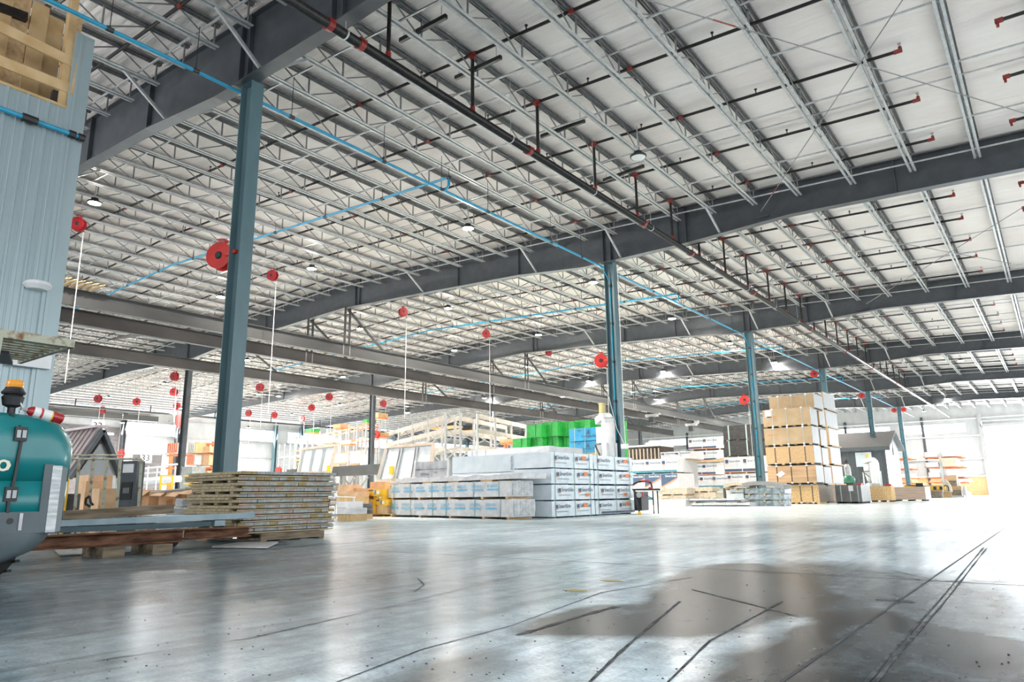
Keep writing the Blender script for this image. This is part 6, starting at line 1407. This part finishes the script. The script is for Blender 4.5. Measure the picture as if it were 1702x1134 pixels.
for (x0, x1, k, h, m_, lab) in [(-1.3, -.2, 0, .5, 'foam', 'pale board stack on the top left arm of the orange cantilever rack'), (.3, 1.7, 0, .35, 'foam', 'white load on the top right arm of the orange cantilever rack'), (-1.3, -.2, 1, .45, 'wrapp', 'bumpy film-wrapped load on the second left arm'), (.15, 1.4, 1, .45, 'buff', 'lower buff bale on the second right arm of the rack'),
                                (-1.2, -.2, 2, .5, 'foam', 'white load on the third left arm of the rack'), (.4, 1.9, 2, .25, 'foam', 'white load on the third right arm of the rack'), (-1.2, -.1, 3, .2, 'mdf', 'thin board load on the lowest left arm'), (.8, 2.2, 3, .3, 'foam', 'blue and white load on the lowest right arm')]:
    load(t, cb, x0, x1, ZZ[k], h, m_, lab, seed=k)
load(t, cb, .1, 1.35, ZZ[1] + .46, .4, 'buff', 'upper buff bale on the second right arm of the rack')
dp2 = 78; t, cb2 = cant('second orange rack seen between the dark house and the farthest column', 1492, 806, dp2, AD(1492, 758, dp2).z, [AD(1492, y, dp2).z for y in (763, 780, 796, 804)], 0, 1.6, 2)
for k, y in enumerate((763, 780, 796, 804)): load(t, cb2, .1, 1.4, AD(1492, y, dp2).z + .08, .45, ('foam', 'wrapp', 'foam', 'card')[k], '%s load on the orange rack beside the dark house' % ('topmost', 'second', 'third', 'lowest')[k], seed=k + 9)
for (xl, xr, yt, yb, dep, m_, lab, nm, z0) in [(1541, 1566, 818, 832, 58, 'edgeb', 'dark brown timber bundle on the floor right of the pinkish boards', 'timber_bundle', 0), (1540, 1566, 807, 817.5, 58.5, 'mdfb', 'open brown bin of yellow clutter behind the pinkish boards', 'clutter_bin', None), (1574, 1603, 824, 831, 60, 'galv', 'low grey metal crate near the end wall', 'metal_crate', 0), (1573, 1598, 815, 823.5, 60.5, 'edgeb', 'brown timber boards on the grey metal crate', 'timber_bundle', None),
        (1582, 1598, 808, 815, 61, 'mdfb', 'brown strand board box on the timber boards', 'board_box', None), (1574, 1590, 790, 799, 63, 'mdfb', 'brown carton on the shelf by the rack upright', 'carton', None), (1586, 1594, 797, 808, 64, 'foam', 'white sack leaning by the rack', 'sack', None), (1597, 1605, 808, 822, 64, 'foam', 'white wrapped tall sack right of the clutter', 'sack', 0), (1604, 1613, 818, 826, 66, 'white', 'white post-like item near the end wall strand board', 'scrap_piece', 0)]:
    b = FB(xl, xr, yt, yb, dep, 1.0, z0); t, bb = boxthing(nm, lab, 'goods', b, m_, 'body', amp=.02, seed=int(xl), step=.2)
    if z0 is None: B(.05, bb[1] - .05, .1, bb[3] - .1, -b[4], -.002).build('support_box', M['edgeb'], t)
    if nm == 'clutter_bin':
        for i in range(5): B(.3 + .22 * i, .48 + .22 * i, -.06, .2, bb[5] * .3, bb[5] * .8).build('yellow_tool', M['yellow' if i % 2 == 0 else 'black'], t)
q = AD(1574, 818, 59.5); t = thing('tan_backpack', 'tan bag with dark looped straps standing before the racks', 'bag', (q.x, q.y, 0)); B(-.3, .3, 0, .3, 0, q.z).build('stand', M['mdfb'], t)
g = MB(); g.lathe((0, .1, q.z), (0, 0, 1), [(0, .42), (.5, .36), (.85, .22), (.9, .1)], 12); g.build('bag_body', M['buff'], t)
g = MB(); g.path([(-.2, -.35, q.z + .05), (-.18, -.38, q.z + .45), (0, -.38, q.z + .55), (.18, -.38, q.z + .45), (.2, -.35, q.z + .05)], .04, 6); g.build('strap_loop', M['black'], t)

# ---- left background: orange rack of crated boards, railings, round sign
dpo = 48; t = thing('orange_pallet_rack', 'orange pallet rack holding tan crates left of the large column', 'rack'); zs_ = [AD(325, y, dpo).z for y in (806, 789, 776, 754.5, 736)]
for px in (281, 328, 351): p = AD(px, 800, dpo + (3 if px == 281 else 0)); MB().bar((p.x, p.y, 0), (p.x, p.y, zs_[-1] + .1), .2, .2).build('upright', M['white' if px == 328 else 'orangerack'], t)
for z in zs_[1:]: a, b_ = AD(276, 780, dpo), AD(352, 780, dpo); MB().bar((a.x, a.y, z - .08), (b_.x, b_.y, z - .08), .1, .13).build('shelf_beam', M['orangerack'], t)
for (xl, xr, yt, yb, m_, lab) in [(279, 296, 737, 753, 'foam', 'white slatted crate on the upper left of the orange rack'), (311, 325, 736, 753.5, 'woodp', 'slatted timber crate beside the white rack post'), (330, 348, 743, 753, 'card', 'tan strapped load, upper right of the orange rack'), (329, 347, 757, 774, 'card', 'tan strapped load, lower right of the orange rack'), (311, 324, 756, 773, 'foam', 'white baled load behind the post, lower left'), (306, 327, 778, 791, 'woodp', 'slatted crate on the lowest shelf of the orange rack'), (330, 345, 783, 790, 'card', 'flat tan load on the lowest shelf of the orange rack')]:
    b = FB(xl, xr, yt, yb, dpo, 1.0); t, bb = boxthing('crated_load', lab, 'load', b, m_, 'load', amp=.0)
    if m_ in ('woodp', 'foam'):
        for i in range(5): B(bb[1] * (i + .1) / 5, bb[1] * (i + .5) / 5, -.04, 0, 0, bb[5]).build('slat', M['foam' if m_ == 'woodp' else 'orangerack'], t)
t = thing('white_platform_railing', 'white tubular platform railing below the number sign', 'railing'); dpr = 34
for (a, b_) in (((232, 780), (272, 776)), ((232, 788), (272, 785)), ((272, 774), (295, 772)), ((232, 800), (300, 796))): MB().tube(AD(*a, dpr), AD(*b_, dpr), .05 if a[1] < 800 else .16, 8).build('rail', M['white'], t)
for px in (247, 262, 273, 292): p = AD(px, 775, dpr); MB().tube((p.x, p.y, 0), p, .035, 6).build('post', M['white'], t)
t = thing('yellow_guard_rail', 'yellow guard rail frame beyond the cardboard boxes', 'railing'); dpy = 30
for (a, b_) in (((266, 791), (290, 791)), ((267, 805), (290, 805)), ((306, 791), (337, 791)), ((305, 804), (330, 806))): MB().bar(AD(*a, dpy), AD(*b_, dpy), .06, .06).build('rail', M['yellow'], t)
for px in (268, 287, 318, 324, 335): p = AD(px, 791, dpy); MB().bar((p.x, p.y, 0), p, .06, .06).build('post', M['yellow'], t)
q = AX(299, 698, -60); t = thing('round_sign', 'round white sign with red ring beside the farther grey column', 'sign', q, -.9); MB().lathe((0, 0, 0), (0, -1, 0), [(0, .75), (.05, .75)], 24).build('red_ring', M['redbright'], t); MB().lathe((0, -.05, 0), (0, -1, 0), [(0, .5), (.03, .5)], 24).build('white_face', M['white'], t); MB().tube((0, 0, .7), (0, 0, zt(-60) + .05 - q.z), .03, 6).build('hanger', M['galv'], t)
b = FB(300, 318, 776, 812, 40, .8, 0); t, bb = boxthing('grey_tarp_cover', 'grey fabric cover draped at the foot of the farther column', 'cover', b, 'ends', 'cover', amp=.05)
# corrugated sheet lodged above the lower runway beam
g = MB(); a, b_ = AX(178, 566, -33.5), AX(236, 558, -33.5)
for i in range(7): g.bar(a + Vector((.22 * i, 0, .03 * (i % 2))), b_ + Vector((.22 * i, 0, .03 * (i % 2))), .23, .03)
tag(g.build('corrugated_sheet', M['cranelit']), 'corrugated metal sheet lying above the lower dark runway beam, left', 'sheet')
